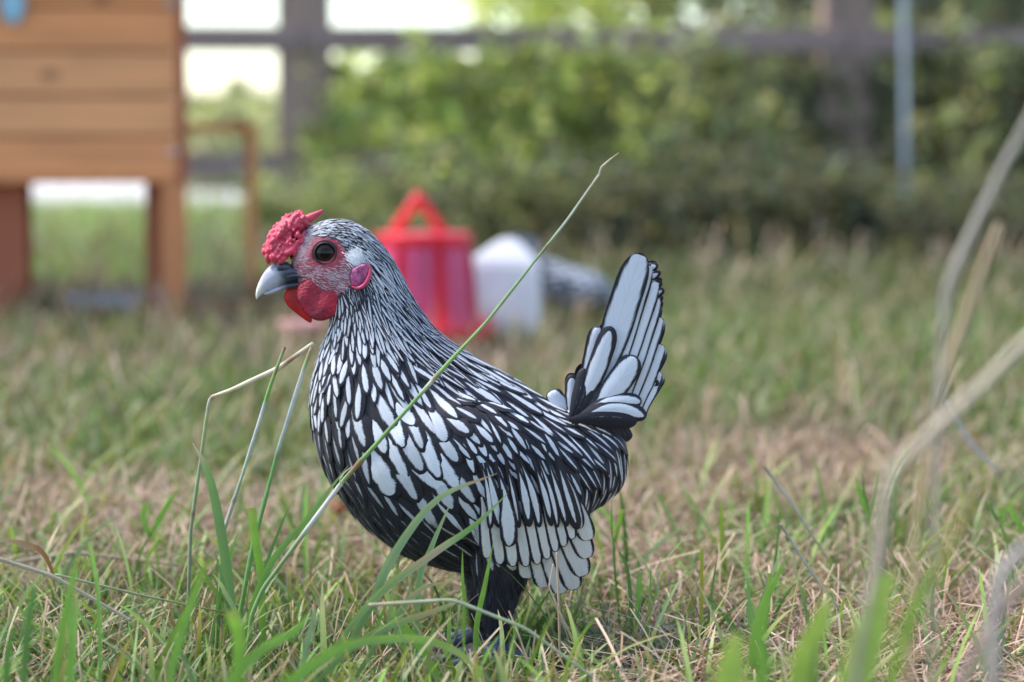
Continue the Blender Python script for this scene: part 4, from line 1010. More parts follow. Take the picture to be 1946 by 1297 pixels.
# ---------- plumage chart: px py | dx dy len wid ku c kv ex spl spw bri warm
ch = np.array([
 (585, 430, .85, -.25, 17, 7, .75, .60, .45, .5, .36, .62, .85, 0), (610, 424, .95, -.1, 18, 7, .72, .6, .42, .5, .36, .62, .8, 0), (640, 425, 1, .1, 19, 8, .66, .6, .38, .6, .36, .62, .75, 0),
 (640, 440, .95, .1, 18, 7, .55, .6, .34, .7, .34, .6, .62, 0), (675, 440, .85, .45, 22, 8, .68, .6, .38, .6, .36, .62, .8, 0), (715, 470, .7, .7, 30, 10, .70, .6, .38, .6, .36, .62, .9, 0),
 (675, 465, .8, .5, 18, 7, .6, .6, .36, .7, .34, .6, .7, 0), (710, 520, .5, .85, 36, 11, .72, .6, .40, .6, .34, .66, .95, 0), (690, 548, .3, .95, 24, 9, .2, .6, .3, .8, .34, .62, .6, 0),
 (745, 530, .55, .83, 46, 12, .62, .6, .40, .65, .34, .68, .9, 0), (700, 585, .3, .95, 44, 12, .66, .6, .42, .6, .34, .66, .95, 0), (665, 590, .12, 1, 34, 11, .50, .6, .40, .65, .34, .66, .75, 0),
 (775, 590, .55, .83, 60, 14, .50, .6, .40, .7, .34, .7, .85, 0), (735, 610, .42, .9, 58, 15, .62, .6, .42, .62, .34, .7, .95, 0), (690, 640, .2, .98, 52, 17, .62, .62, .36, .7, .40, .74, .95, 0),
 (630, 640, -.02, 1, 42, 15, .62, .62, .36, .7, .40, .74, .85, 0), (610, 690, -.03, 1, 50, 19, .66, .63, .33, .72, .44, .78, .88, 0), (650, 690, .1, 1, 60, 24, .66, .63, .33, .7, .46, .80, .95, 0),
 (700, 700, .28, .96, 72, 27, .68, .64, .33, .65, .46, .80, 1, 0), (755, 690, .45, .9, 74, 21, .60, .63, .36, .7, .40, .78, .95, 0), (810, 660, .62, .78, 68, 14, .45, .62, .38, .7, .36, .74, .85, 0),
 (845, 690, .7, .7, 76, 18, .42, .62, .34, .75, .42, .8, .85, 0), (800, 720, .6, .8, 76, 24, .5, .62, .33, .7, .44, .8, .9, 0),
 (603, 760, .02, 1, 56, 21, .62, .64, .31, .75, .46, .8, .85, 0), (650, 770, .12, 1, 66, 27, .60, .64, .30, .72, .47, .82, .85, 0), (710, 780, .35, .94, 84, 38, .68, .65, .30, .58, .48, .82, 1, 0),
 (620, 840, .15, 1, 64, 24, .52, .64, .30, .8, .47, .82, .7, 0), (665, 860, .22, .97, 70, 28, .48, .64, .29, .8, .48, .82, .68, 0), (730, 870, .4, .9, 92, 42, .66, .65, .29, .55, .49, .82, .92, .1),
 (660, 930, .45, .88, 62, 24, .28, .64, .26, .8, .46, .8, .5, 0), (720, 960, .5, .86, 64, 26, .28, .64, .26, .8, .46, .8, .5, 0), (790, 1020, .75, .65, 60, 24, .08, .62, .2, .8, .42, .75, .4, 0),
 (860, 1060, .85, .5, 60, 22, .04, .6, .2, .8, .42, .75, .4, 0), (780, 980, .6, .75, 70, 26, .3, .64, .26, .8, .46, .8, .55, 0),
 (780, 800, .55, .83, 76, 34, .66, .65, .29, .55, .47, .82, 1, 0), (840, 790, .6, .8, 66, 26, .62, .65, .29, .6, .46, .82, 1, 0), (820, 850, .55, .84, 84, 38, .70, .65, .30, .52, .48, .84, 1, 0),
 (870, 870, .55, .84, 80, 34, .66, .65, .30, .55, .47, .84, .95, 0), (800, 920, .6, .8, 90, 36, .60, .65, .30, .6, .48, .84, .8, 0), (860, 950, .62, .78, 96, 34, .60, .64, .31, .6, .48, .84, .85, 0),
 (870, 1010, .72, .7, 84, 26, .4, .64, .28, .7, .48, .84, .75, 0), (920, 930, .45, .9, 64, 26, .6, .64, .29, .6, .47, .82, .9, 0), (930, 980, .2, .98, 90, 34, .72, .62, .33, .5, .46, .84, .9, .3),
 (900, 690, .85, .52, 78, 28, .62, .65, .30, .6, .44, .80, 1, 0), (950, 720, .82, .58, 84, 32, .66, .66, .30, .55, .45, .80, 1.02, 0), (1010, 750, .8, .6, 86, 26, .62, .65, .30, .6, .44, .80, 1, 0),
 (900, 760, .75, .66, 66, 24, .5, .64, .28, .65, .44, .80, .95, 0), (890, 820, .6, .8, 48, 19, .62, .64, .28, .6, .45, .80, 1, 0), (950, 800, .65, .76, 50, 18, .5, .64, .28, .65, .45, .80, .95, 0),
 (960, 860, .5, .87, 46, 17, .55, .64, .28, .65, .45, .80, .95, 0), (1010, 830, .6, .8, 52, 17, .46, .64, .28, .7, .45, .80, .95, 0), (1010, 900, .42, .9, 56, 18, .55, .64, .29, .65, .45, .80, .95, 0),
 (1060, 880, .55, .84, 60, 18, .55, .64, .30, .65, .44, .80, .95, 0), (970, 930, .3, .95, 58, 17, .50, .62, .32, .7, .45, .80, .9, 0), (1030, 950, .3, .95, 64, 17, .50, .62, .32, .7, .45, .80, .9, .1),
 (1080, 950, .4, .92, 70, 20, .62, .62, .32, .6, .45, .80, .95, .2), (1100, 1010, .2, .98, 74, 24, .72, .62, .34, .5, .45, .80, .9, .4),
 (1070, 800, .78, .62, 80, 19, .55, .64, .32, .65, .42, .78, 1, 0), (1120, 820, .72, .7, 80, 17, .52, .64, .33, .65, .42, .78, .98, 0), (1160, 860, .45, .9, 74, 17, .50, .63, .33, .65, .42, .78, .95, 0),
 (1120, 870, .6, .8, 70, 16, .38, .63, .32, .7, .42, .78, .9, 0), (1185, 900, .1, 1, 66, 18, .55, .62, .32, .6, .42, .78, .9, 0), (1150, 930, .15, 1, 60, 18, .38, .62, .30, .7, .42, .78, .8, 0), (1140, 965, -.1, 1, 50, 16, .05, .62, .2, .8, .42, .78, .5, 0),
 (1165, 800, .6, .8, 52, 20, .03, .6, .2, .8, .38, .7, .5, 0), (1175, 770, .4, -.9, 50, 20, .03, .6, .2, .8, .38, .7, .5, 0), (1120, 750, .3, -.95, 50, 20, .03, .6, .2, .8, .38, .7, .5, 0),
 (940, 1100, 0, 1, 46, 17, .02, .6, .2, .8, .36, .66, .5, 0), (900, 1090, .2, 1, 46, 17, .02, .6, .2, .8, .36, .66, .5, 0), (940, 1165, 0, 1, 40, 14, .02, .6, .2, .8, .36, .66, .5, 0), (1000, 1075, .3, 1, 46, 17, .02, .6, .2, .8, .36, .66, .5, 0),
], float)
# longer, closer-set feathers; streaky hackle on the neck
neck = (ch[:, 1] < 600 + .35 * (ch[:, 0] - 640)) & (ch[:, 1] > 455) & (ch[:, 0] > 680) | (ch[:, 0] > 760) & (ch[:, 1] < 700) & (ch[:, 0] < 860)
head = (ch[:, 1] < 475)
bod = ~neck & ~head
ch[bod, 4] *= 1.28; ch[bod, 10] *= .80; ch[bod, 6] = np.minimum(.86, ch[bod, 6] * 1.17); ch[bod, 8] *= 1.05; ch[bod, 9] = ch[bod, 9] * .75 + .20; ch[bod, 11] *= .92
ch[bod, 6] *= .90; ch[bod, 8] *= .93; ch[neck, 6] *= .88; ch[:, 6] *= np.where((ch[:, 0] > 1050) & (ch[:, 1] < 940) & (ch[:, 0] < 1200), .76, 1)
dkz = ((ch[:, 1] > 815 + (ch[:, 0] - 620) * .5) & (ch[:, 0] < 800)) | ((ch[:, 1] > 955) & (ch[:, 0] < 870))
ch[dkz, 6] *= .60; ch[dkz, 8] *= .8; ch[dkz, 12] *= .8
wb = (ch[:, 0] > 690) & (ch[:, 0] < 890) & (ch[:, 1] > 770) & (ch[:, 1] < 935) & ~dkz
ch[wb, 5] *= 1.32; ch[wb, 7] = .5; ch[wb, 8] = .43; ch[wb, 9] = .36; ch[wb, 6] = .74; ch[wb, 11] *= .9
br = (ch[:, 0] < 740) & (ch[:, 1] > 630) & (ch[:, 1] < 830)
ch[br, 5] *= 1.12; ch[br, 11] *= .92; ch[br, 9] = .52
ch[br, 4] *= .85; ch[br, 5] *= .86; ch[br, 6] *= .84; ch[br, 8] *= .92
ch[wb, 6] *= .93; ch[br, 6] *= .88; ch[wb, 6] *= .92; bk = bod & ~br & ~wb & ~dkz; ch[bk, 6] *= .94; ch[dkz, 6] *= .72; ch[bod, 11] *= 1.04; ch[bk, 6] *= .86; ch[bk, 8] *= .93
ch[neck, 12] *= .9; ch[neck, 4] *= 1.5; ch[neck, 5] *= .66; ch[neck, 10] *= .55; ch[neck, 11] *= .95; ch[neck, 8] *= 1.1
face_f = [(545, 480), (566, 452), (588, 441), (606, 447), (630, 448), (652, 459), (664, 474), (690, 478), (703, 498), (704, 530), (690, 548), (668, 552), (655, 572), (640, 596), (600, 600), (560, 590), (540, 560), (540, 510)]
rows_poly = [(930, 1015), (960, 990), (1060, 985), (1085, 1035), (1125, 1040), (1130, 1150), (940, 1110), (915, 1060)]
side = np.abs(BN[:, 1]) > .35
mask = ~in_poly(bpx_, bpy_, face_f) & (BV[:, 2] > float(at(936, 1185, Y0)[2])) & ~(in_poly(bpx_, bpy_, rows_poly) & side) & (bpx_ > 566)
FMs = [FM(), FM(), FM(), FM()]      # 0 body plumage, 1 hackle, 2 near wing, 3 far wing
wing_in = [(790, 780), (860, 770), (930, 790), (1000, 825), (1060, 870), (1100, 930), (1118, 1120), (940, 1110), (850, 1020), (780, 960), (760, 880)]
def pk(px, py, P):
    if in_poly(np.array([px]), np.array([py]), wing_in)[0] and abs(P[1] - Y0) > 60 * K0: return 2 if P[1] < Y0 else 3
    return 1 if py < 660 - .25 * (px - 700) * 0 and px < 850 else 0
nf = auto_feathers(FMs, bvh, BV, BN, ch, mask, 5, K0, pickfm=pk)
print('hen feathers', nf)
# ---------- explicit quill rows of the wings
g = np.random.default_rng(3)
for fm, mir in ((FMs[2], False), (FMs[3], True)):
    # flight quills fanned below the covert edge, lowest layer first
    prim = [((1000, 1000), (968, 1082), 30), ((985, 1010), (1000, 1100), 34), ((1000, 1000), (1034, 1118), 36), ((1015, 990), (1066, 1130), 38), ((1030, 975), (1092, 1122), 38), ((1040, 955), (1109, 1096), 38), ((1050, 930), (1117, 1062), 36), ((1055, 910), (1119, 1028), 34)]
    for q, (r_, t, W) in enumerate(prim):
        flat_feather(fm, r_, t, W * 1.15, 2 + q * 2.2, 0 + q * 2.2, -6, (.87, .52, .47, .2), (g.random(), .88 + .08 * g.random(), .75, 50), .42, .8, 0, Yw, mir)
    sec = [((915, 945), (925, 1062), 30), ((930, 950), (950, 1074), 30), ((950, 950), (975, 1078), 30), ((972, 945), (1000, 1078), 28), ((992, 940), (1022, 1074), 27), ((1010, 935), (1040, 1064), 26), ((1026, 925), (1056, 1050), 25), ((1042, 915), (1072, 1040), 24), ((1056, 905), (1088, 1026), 24), ((1066, 890), (1103, 1005), 24)]
    for q, (r_, t, W) in enumerate(sec):
        flat_feather(fm, r_, t, W, 14 + q * 1.2, 17 + q * 1.2, -4, (.74, .55, .435, .25), (g.random(), .88 + .1 * g.random(), .7, 50), .5, 1, 0, Yw, mir)
    for q in range(10):
        x = 925 + q * 16 + 4 * g.normal(); t = (x + 12 + q * 1.6 + 3 * g.normal(), 1004 - .13 * (q - 3) ** 2 * (1 if q > 3 else .2) + 3 * g.normal())
        flat_feather(fm, (x - 14, 880 - q), t, 19 + 4 * g.normal(), 24 + q * .5, 28 + q * .5, -3 + 2 * g.normal(), (.54 + .08 * g.normal(), .60, .32 + .03 * g.normal(), .6), (g.random(), .93, .15, 40), .5, 3, 0, Yw, mir)
    flat_feather(fm, (958, 930), (968, 1040), 34, 34, 34, -2, (.76, .52, .46, .4), (.3, .96, .2, 40), .55, 4, 0, Yw, mir)
FMs[0].build('plumage', hen); FMs[1].build('neck_hackle', hen); FMs[2].build('wing', hen); FMs[3].build('wing', hen)
# ---------- tail
ft_ = FM()
W_ = (.85, .54, .45, .22)
rect = [((1224, 790), (1253, 706), 30, 0), ((1212, 792), (1258, 655), 32, 4), ((1196, 796), (1255, 602), 33, 8), ((1182, 796), (1251, 566), 33, 12), ((1168, 790), (1248, 534), 32, 16), ((1156, 784), (1236, 503), 32, 20), ((1134, 772), (1219, 481), 60, 26)]
for mir in (False, True):
    for q, (r_, t, W, dz) in enumerate(rect):
        t2 = (t[0] + (6 if mir else 0), t[1] + (6 if mir else 0))
        flat_feather(ft_, r_, t2, W, 24 + dz * .5, 6 + dz, -5, W_ if q < 6 else (.87, .53, .455, .2), (g.random(), .95 + .08 * g.random(), .05, 120), .62 if q < 6 else .5, .8, 0, None, mir, nv=18)
    flat_feather(ft_, (1100, 780), (1136, 622), 34, 20, 15, 4, W_, (g.random(), .98, .05, 90), .5, 4, 0, None, mir)
    flat_feather(ft_, (1082, 800), (1086, 712), 26, 22, 16, 3, (.8, .5, .42, .3), (g.random(), .98, .05, 70), .5, 5, 0, None, mir)
    flat_feather(ft_, (1096, 800), (1047, 744), 34, 14, 12, -4, (.95, .55, .46, .3), (g.random(), 1, .0, 60), .5, 5, 0, None, mir)
    flat_feather(ft_, (1094, 790), (1161, 620), 40, 50, 45, 5, (.80, .52, .43, .5), (.2, 1.0, 0, 90), .5, 5, 0, None, mir)
    flat_feather(ft_, (1110, 795), (1207, 676), 50, 55, 48, 8, (.86, .62, .36, .4), (.6, 1.0, 0, 90), .5, 6, 0, None, mir)
    flat_feather(ft_, (1095, 800), (1220, 764), 32, 60, 52, -14, (.80, .64, .34, .5), (.7, 1.0, 0, 80), .5, 6, 0, None, mir)
    flat_feather(ft_, (1090, 805), (1228, 794), 34, 64, 55, -22, (.68, .66, .31, .5), (.4, 1.0, 0, 80), .45, 6, 0, None, mir)
    flat_feather(ft_, (1085, 800), (1212, 800), 40, 66, 56, -8, (.02, .6, .2, .5), (.4, 1.0, 0, 80), .5, 6, 0, None, mir)
    for q in range(12):
        xx = 1080 + q * 6; flat_feather(ft_, (xx, 806 - q), (xx + 30 + 4 * (q % 5), 700 + 9 * q), 26, 52, 43, 4, (.02, .6, .2, .5), (g.random(), 1.0, 0, 60), .5, 6, 0, None, mir)
    for q in range(9):
        xx = 1110 + q * 8; flat_feather(ft_, (xx, 790), (xx + 22, 850 - abs(q - 4) * 3), 24, 44 - q * 2, 36 - q * 3, 2, (.02, .6, .2, .5), (g.random(), 1.0, 0, 60), .5, 6, 0, None, mir)
    for q in range(16):      # tattered rear tips
        yy = 500 + q * 15; xx = 1236 + 9 * math.sin(q * .45)
        flat_feather(ft_, (xx - 26, yy + 18), (xx + 12 + 6 * g.random(), yy + 6 * g.random()), 12 + 6 * g.random(), 6, 9 + 5 * g.random(), 3 * g.normal(), (.5 + .3 * g.random(), .5, .3 + .1 * g.random(), .5), (g.random(), .9, 0, 30), .6, 3, 0, None, mir)
ft_.build('tail', hen)

# ---------- loose down standing off the body, neck and thighs
g = np.random.default_rng(33); sel = np.where((BV[:, 2] > float(at(936, 1200, Y0)[2])) & ~in_poly(bpx_, bpy_, face_f) & (bpx_ > 590) & ((bpy_ > 960 + (bpx_ < 720) * -40) | ((bpy_ > 560) & (bpy_ < 640) & (bpx_ > 740))))[0]
sel = g.choice(sel, 3600, replace=False); T = chart_lookup(ch, bpx_[sel], bpy_[sel])
D = np.column_stack([T[:, 0], np.zeros(len(sel)), -T[:, 1]]) + g.normal(size=(len(sel), 3)) * .3; Nn = BN[sel]; D -= Nn * (D * Nn).sum(1)[:, None]; D /= np.linalg.norm(D, axis=1)[:, None]
L = (.003 + .007 * g.random((len(sel), 1)) * np.where(bpy_[sel] > 930, 1.25, .8)[:, None]); off = .0022 * g.random((len(sel), 1)) + .0008
a0 = BV[sel] + Nn * .0012; a2 = a0 + D * L + Nn * off; a1 = (a0 + a2) / 2 + Nn * off * .5
S_ = np.cross(D, Nn) * (.00009 + .00006 * g.random((len(sel), 1)))
V = np.stack([a0 - S_, a0 + S_, a1 - S_, a1 + S_, a2 - S_ * .2, a2 + S_ * .2], 1).reshape(-1, 3); o_ = np.arange(len(sel))[:, None] * 6
cc = np.where((g.random(len(sel)) < .35 * (bpy_[sel] < 900))[:, None], (.5, .5, .56), (.02, .018, .026))
link('loose_down', np_mesh('loose_down', V, np.concatenate([o_ + [0, 1, 3, 2], o_ + [2, 3, 5, 4]]), np.repeat(cc, 6, 0)), simple('x', (.1, .1, .1)), hen)
DOWN = scene.objects['loose_down']
# ---------- head furniture
def flesh(name, c, rough=.45, scale=600, bump=.4, dist=.0008, var=.25, sss=.12, big=110):
    m = M(name); a = m.noise(scale, detail=4); b = m.noise(big, detail=4)
    lo = tuple(x * (1 - var) for x in c); hi = tuple(min(1, x * (1 + var)) for x in c)
    m.set(m.ramp(b, [(.35, lo), (.65, hi)]), rough); m.b.inputs['Subsurface Weight'].default_value = sss
    m.b.inputs['Subsurface Radius'].default_value = (.004, .0012, .0008); m.bump(a, bump, dist); return m.m
M_comb = flesh('comb flesh', (.56, .045, .085), .5, 900, .25, .0004)
M_wat = flesh('wattle flesh', (.36, .010, .032), .55, 520, .9, .0016, .4)
M_wat2 = flesh('wattle flesh bright', (.55, .010, .018), .45, 700, .3, .0006)
cp = [(513, 484), (524, 462), (541, 441), (561, 424), (580, 417)]; cr_ = [13, 19, 21, 19, 13]
parts = [tube_arrays(np.array([P3(x, y, 0) for x, y in cp]), np.array(cr_) * K0, 16, 30, flat=1.25)]
parts.append(tube_arrays(np.array([P3(570, 425, 0), P3(588, 415, 0), P3(603, 407, 0), P3(614, 400, 0)]), np.array([10, 8.5, 6, 2.5]) * K0, 12, 16))
parts.append(tube_arrays(np.array([P3(530, 480, 20), P3(550, 480, 26), P3(566, 462, 26), P3(582, 440, 18)]), np.array([5, 7, 5, 3]) * K0, 12, 16))
parts.append(tube_arrays(np.array([P3(530, 480, -20), P3(550, 480, -26), P3(566, 462, -26), P3(582, 440, -18)]), np.array([5, 7, 5, 3]) * K0, 12, 16))
parts.append(tube_arrays(np.array([P3(527, 470, 18), P3(525, 484, 22), P3(522, 500, 16)]), np.array([5, 6, 5.5]) * K0, 10, 12))
parts.append(tube_arrays(np.array([P3(513, 478, 12), P3(509, 490, 12), P3(511, 502, 8)]), np.array([5, 6, 4]) * K0, 10, 12))
g = np.random.default_rng(8); CC = catmull(np.column_stack([cp, cr_]), 60)
for q in range(300):
    i = g.integers(0, 60); x, y, r_ = CC[i]; a_ = g.random() * 2 * np.pi
    T = CC[min(i + 1, 59), :2] - CC[max(i - 1, 0), :2]; T /= np.linalg.norm(T); Nn = np.array([T[1], -T[0]])
    o1 = math.cos(a_) * r_ * .97; o2 = math.sin(a_) * r_ * 1.2
    if Nn[1] > 0: Nn = -Nn
    px_, py_ = np.array([x, y]) + Nn * o1; rr = (2.4 + 3.4 * g.random()) * K0
    parts.append(ellipsoid_arrays(P3(px_, py_, o2), (rr, rr, rr * 1.25), 10, 6))
for q in range(320):
    s_ = g.random(); x = 518 + 52 * s_ + 4 * g.normal(); y = 492 - 34 * s_ + 9 * g.normal(); o2 = (16 + 9 * g.random()) * (1 if q % 2 else -1); rr = (2.2 + 2.6 * g.random()) * K0
    if y > 498 or x < 514: continue
    parts.append(ellipsoid_arrays(P3(x, y, o2 * (1 + .2 * s_)), (rr, rr * 1.3, rr * 1.2), 10, 6))
cm = remeshed(faces_mesh('comb', parts), .00042, 2, .4); cm.name = 'comb'; link('comb', cm, M_comb, hen)
# wattles
near_w = [(567, 540), (562, 562), (571, 583), (584, 599), (600, 609), (618, 609), (636, 600), (650, 582), (657, 566), (655, 550), (640, 536), (615, 530), (585, 530)]
far_w = [(551, 542), (544, 552), (540, 566), (546, 581), (558, 592), (573, 604), (585, 612), (592, 613), (594, 600), (598, 575), (585, 545), (565, 535)]
link('wattle', faces_mesh('wattle', [pillow(near_w, lambda a, b: 36 + (b - 530) * .08 + 2 * np.sin(a * .12 + b * .07), 6)]), M_wat, hen)
link('wattle', faces_mesh('wattle', [pillow(far_w, lambda a, b: -14 - (b - 530) * .05, 5)]), M_wat2, hen)
# beak
def horn_cols(V):
    px_, py_ = to_px(V); tn = np.array([.44, .43, .50]); dk = np.array([.045, .05, .075]); cr2 = np.array([.70, .66, .56])
    s = np.clip((px_ - 522 + (py_ - 530) * -.25) / 22 + .25 * (vnoise(px_, py_, .12) - .5), 0, 1)[:, None]; e = np.clip((505 - px_) / 16, 0, 1)[:, None]
    c = tn * (1 - e) + cr2 * e; c = c * (1 - s) + dk * s; c *= (.88 + .24 * vnoise(px_ * .2 + py_ * .3, px_ * .5, .6))[:, None]; return c
m = M('horn'); m.set(m.attr('Col').outputs['Color'], .38); m.bump(m.noise(400), .12, .0004); m.b.inputs['Subsurface Weight'].default_value = .1; m.b.inputs['Subsurface Radius'].default_value = (.002, .002, .002); M_horn = m.m
up = loft_pairs([((592, 534), (566, 508), 26), ((573, 535), (546, 500), 23), ((548, 540), (526, 501), 19), ((530, 546), (512, 507), 16), ((516, 552), (500, 521), 12.5), ((504, 557), (491, 539), 9), ((496, 561), (487, 552), 6), ((490, 567), (486, 562), 3.2), ((488, 570), (487, 568), 1)], Y0, 40, 28)
lo = loft_pairs([((590, 548), (590, 530), 22), ((573, 546), (568, 534), 19), ((546, 550), (545, 538), 14), ((524, 557), (524, 546), 10), ((509, 561), (510, 553), 6.5), ((501, 560), (503, 556), 3)], Y0, 30, 24)
for nm, arr in (('upper_beak', up), ('lower_beak', lo)):
    link(nm, faces_mesh(nm, [arr], horn_cols(arr[0])), M_horn, hen)
for sg in (1, -1):
    nb = P3(533, 512, 21.0 * sg)
    o = link('nostril', faces_mesh('nostril', [ellipsoid_arrays(nb, (6.5 * K0, 2.2 * K0, 2.6 * K0), 14, 8, np.array(Matrix.Rotation(R(-18), 3, 'Y')))]), simple('nostril dark', (.012, .010, .014), .5), hen)
# dark cere skin flap over the beak root and mouth corner line
M_cere = flesh('slate cere', (.045, .045, .07), .4, 500, .4, .0005, .2, 0)
link('cere', remeshed(faces_mesh('cere', [ellipsoid_arrays(P3(541, 508, 14 * s_), (15 * K0, 9 * K0, 8.5 * K0), 16, 10) for s_ in (1, -1)] + [ellipsoid_arrays(P3(538, 503, 0), (13 * K0, 16 * K0, 6.5 * K0), 16, 10), ellipsoid_arrays(P3(526, 511, 0), (8 * K0, 15 * K0, 6 * K0), 16, 10)]), .0005, 12), M_cere, hen)
for sg in (1, -1):
    tube('gape', [P3(546, 527, 21.5 * sg), P3(560, 524, 25 * sg), P3(575, 525, 30 * sg), P3(588, 530, 36 * sg), P3(594, 536, 39 * sg)], np.array([2.2, 3.4, 3.8, 3.2, 1.5]) * K0, M_cere, hen, 8, 24)
# eyes
m = M('eyeball'); tc = m.n('TexCoord'); sp_ = m.n('SeparateXYZ'); m.l(tc.outputs['Object'], sp_.inputs[0])
rr = m.math('SQRT', m.math('ADD', m.math('MULTIPLY', sp_.outputs[0], sp_.outputs[0]), m.math('MULTIPLY', sp_.outputs[2], sp_.outputs[2])))
m.set(m.ramp(m.math('DIVIDE', rr, .0067), [(.40, (.004, .004, .005)), (.50, (.022, .010, .006)), (.66, (.040, .017, .008)), (.78, (.006, .006, .007))]), .16)
m.b.inputs['Specular IOR Level'].default_value = .22; M_eye = m.m
M_lid = flesh('eyelid', (.015, .014, .02), .5, 900, .4, .0004, .2, 0)
ec, en = surf(618, 482)
for sg in (1, -1):
    c_ = Vector(ec); 
    if sg < 0: c_.y = 2 * Y0 - c_.y
    e = link('eye', faces_mesh('eye', [ellipsoid_arrays((0, 0, 0), (.0067, .0067, .0040), 32, 20, np.array(Matrix.Rotation(R(90), 3, 'X')))]), M_eye, None)
    e.location = c_ + Vector((0, .0020 * sg, 0)); e.parent = hen; e.matrix_parent_inverse = parent_inv(hen)
    ring = [(c_.x + .0066 * math.cos(a_), c_.y - .0002 * sg, c_.z + .0065 * math.sin(a_)) for a_ in np.linspace(0, 2 * np.pi, 26)]
    tube('eyelid', ring, [.0007] * 26, M_lid, e, 8, 78)
    ring = [(c_.x + .0080 * math.cos(a_), c_.y + .0013 * sg, c_.z + .0078 * math.sin(a_)) for a_ in np.linspace(0, 2 * np.pi, 26)]
    tube('eye_rim', ring, [.0011] * 26, flesh('eye rim skin', (.22, .028, .045), .55, 1200, .6, .0006, .35, .1), e, 8, 78)
# ear lobes
M_ear = flesh('ear lobe violet', (.33, .06, .16), .5, 400, .7, .0012, .6, .1, 320); M_earr = flesh('ear lobe rim', (.55, .05, .13), .4, 600, .3, .0005)
lob = [(668, 512), (664, 530), (668, 543), (680, 547), (692, 540), (702, 524), (701, 508), (694, 500), (680, 505)]
for sg in (1, -1):
    sf = lambda a, b: 50.0 + 0 * a
    arr = pillow(lob, sf, 6, n=48, rings=8)
    rim = np.array([P3(x, y, 56) for x, y in [(702, 500), (704, 514), (701, 528), (692, 542), (680, 548), (668, 545)]]); rim_t = tube_arrays(rim, np.array([1.2, 2.8, 3.8, 4.0, 3.0, 1.2]) * K0, 10, 30)
    if sg < 0: arr = mirror(arr); rim_t = mirror(rim_t)
    o = link('ear_lobe', faces_mesh('ear_lobe', [arr]), M_ear, hen); link('lobe_rim', faces_mesh('lobe_rim', [rim_t]), M_earr, o)
# fine hairs: face bristles and the white ear tuft
def hairs(name, spec, mat, parent, mir=(1,)):
    Vs, Qs, Cs, o = [], [], [], 0
    for (px_, py_, dx, dy, L, wd, c, lift) in spec:
        s, n_ = surf(px_, py_)
        if s is None: continue
        q, _ = surf(px_ + dx * L, py_ + dy * L)
        if q is None or (q - s).length > L * K0 * 3: q = s + Vector((dx, 0, -dy)) * L * K0
        s = Vector(s) + n_ * .0001; e = Vector(q) + n_ * (lift * K0); mid = (s + e) / 2 + n_ * (lift * .5 * K0)
        d = (e - s).normalized(); sd2 = d.cross(Vector((0, -1, 0))).normalized() * (wd * K0 * .5)
        for sg in mir:
            V = np.array([s - sd2, s + sd2, mid - sd2 * .8, mid + sd2 * .8, e - sd2 * .15, e + sd2 * .15])
            if sg < 0: V[:, 1] = 2 * Y0 - V[:, 1]
            Vs.append(V); Qs.append(np.array([[0, 1, 3, 2], [2, 3, 5, 4]]) + o); o += 6; Cs.append(np.tile(c, (6, 1)))
    return link(name, np_mesh(name, np.vstack(Vs), np.vstack(Qs), np.vstack(Cs)), mat, parent)
m = M('fine white hair'); m.set(m.attr('Col').outputs['Color'], .7); M_hair = m.m; DOWN.data.materials[0] = M_hair
g = np.random.default_rng(21); sp = []
def addh(n_, x0, x1, y0, y1, dx, dy, L, wd, c, lift, shape=None):
    for _ in range(n_):
        x = x0 + (x1 - x0) * g.random(); y = y0 + (y1 - y0) * g.random()
        if not in_poly(np.array([x]), np.array([y]), face)[0] or math.hypot(x - 618, y - 482) < 27: continue
        a_ = g.normal() * .28; ddx = dx * math.cos(a_) - dy * math.sin(a_); ddy = dx * math.sin(a_) + dy * math.cos(a_)
        sp.append((x, y, ddx, ddy, L * (.5 + g.random()), wd * (.7 + .6 * g.random()), np.array(c) * (.6 + .5 * g.random()), lift * g.random()))
tries = 0
while tries < 5200:
    tries += 1; x = 548 + 158 * g.random(); y = 438 + 122 * g.random(); re_ = math.hypot(x - 618, y - 482)
    pr_ = .95 * math.exp(-((x - 579) / 20) ** 2 - ((y - 460) / 27) ** 2) + .42 * math.exp(-((x - 632) / 34) ** 2 - ((y - 522) / 15) ** 2) + .5 * math.exp(-((y - 451) / 8) ** 2) + .22 + .3 * math.exp(-((x - 655) / 9) ** 2)
    pr_ *= min(1, max(0, (re_ - 23) / 16))
    if g.random() > pr_ * .75 or not in_poly(np.array([x]), np.array([y]), face)[0]: continue
    ddx, ddy = (x - 528), (y - 508) * (.9 if x < 600 else .45); n_ = math.hypot(ddx, ddy) + 1e-6; a_ = g.normal() * .3
    ddx, ddy = ddx / n_, ddy / n_; ddx, ddy = ddx * math.cos(a_) - ddy * math.sin(a_), ddx * math.sin(a_) + ddy * math.cos(a_)
    sp.append((x, y, ddx, ddy, 4 + 9 * g.random(), .55 + .4 * g.random(), np.array((.66, .60, .64)) * (.45 + .6 * g.random()), 2 * g.random()))
hairs('face_bristles', sp, M_hair, hen, (1, -1))
sp = []
for _ in range(800):
    a_ = g.random() * 2 * np.pi; r_ = abs(g.normal()) * .55; x = 673 + (13 * r_) * math.cos(a_) + 2.5 * math.sin(y0_ := g.random() * 6); y = 484 + (16 * r_) * math.sin(a_)
    sp.append((x, y, .55 + .2 * g.normal(), .65 + .2 * g.normal(), 7 + 11 * g.random(), 1.1, np.array((.86, .86, .86)) * (.9 + .1 * g.random()), 1.5 + 4 * g.random()))
hairs('ear_tuft', sp, M_hair, hen, (1, -1))

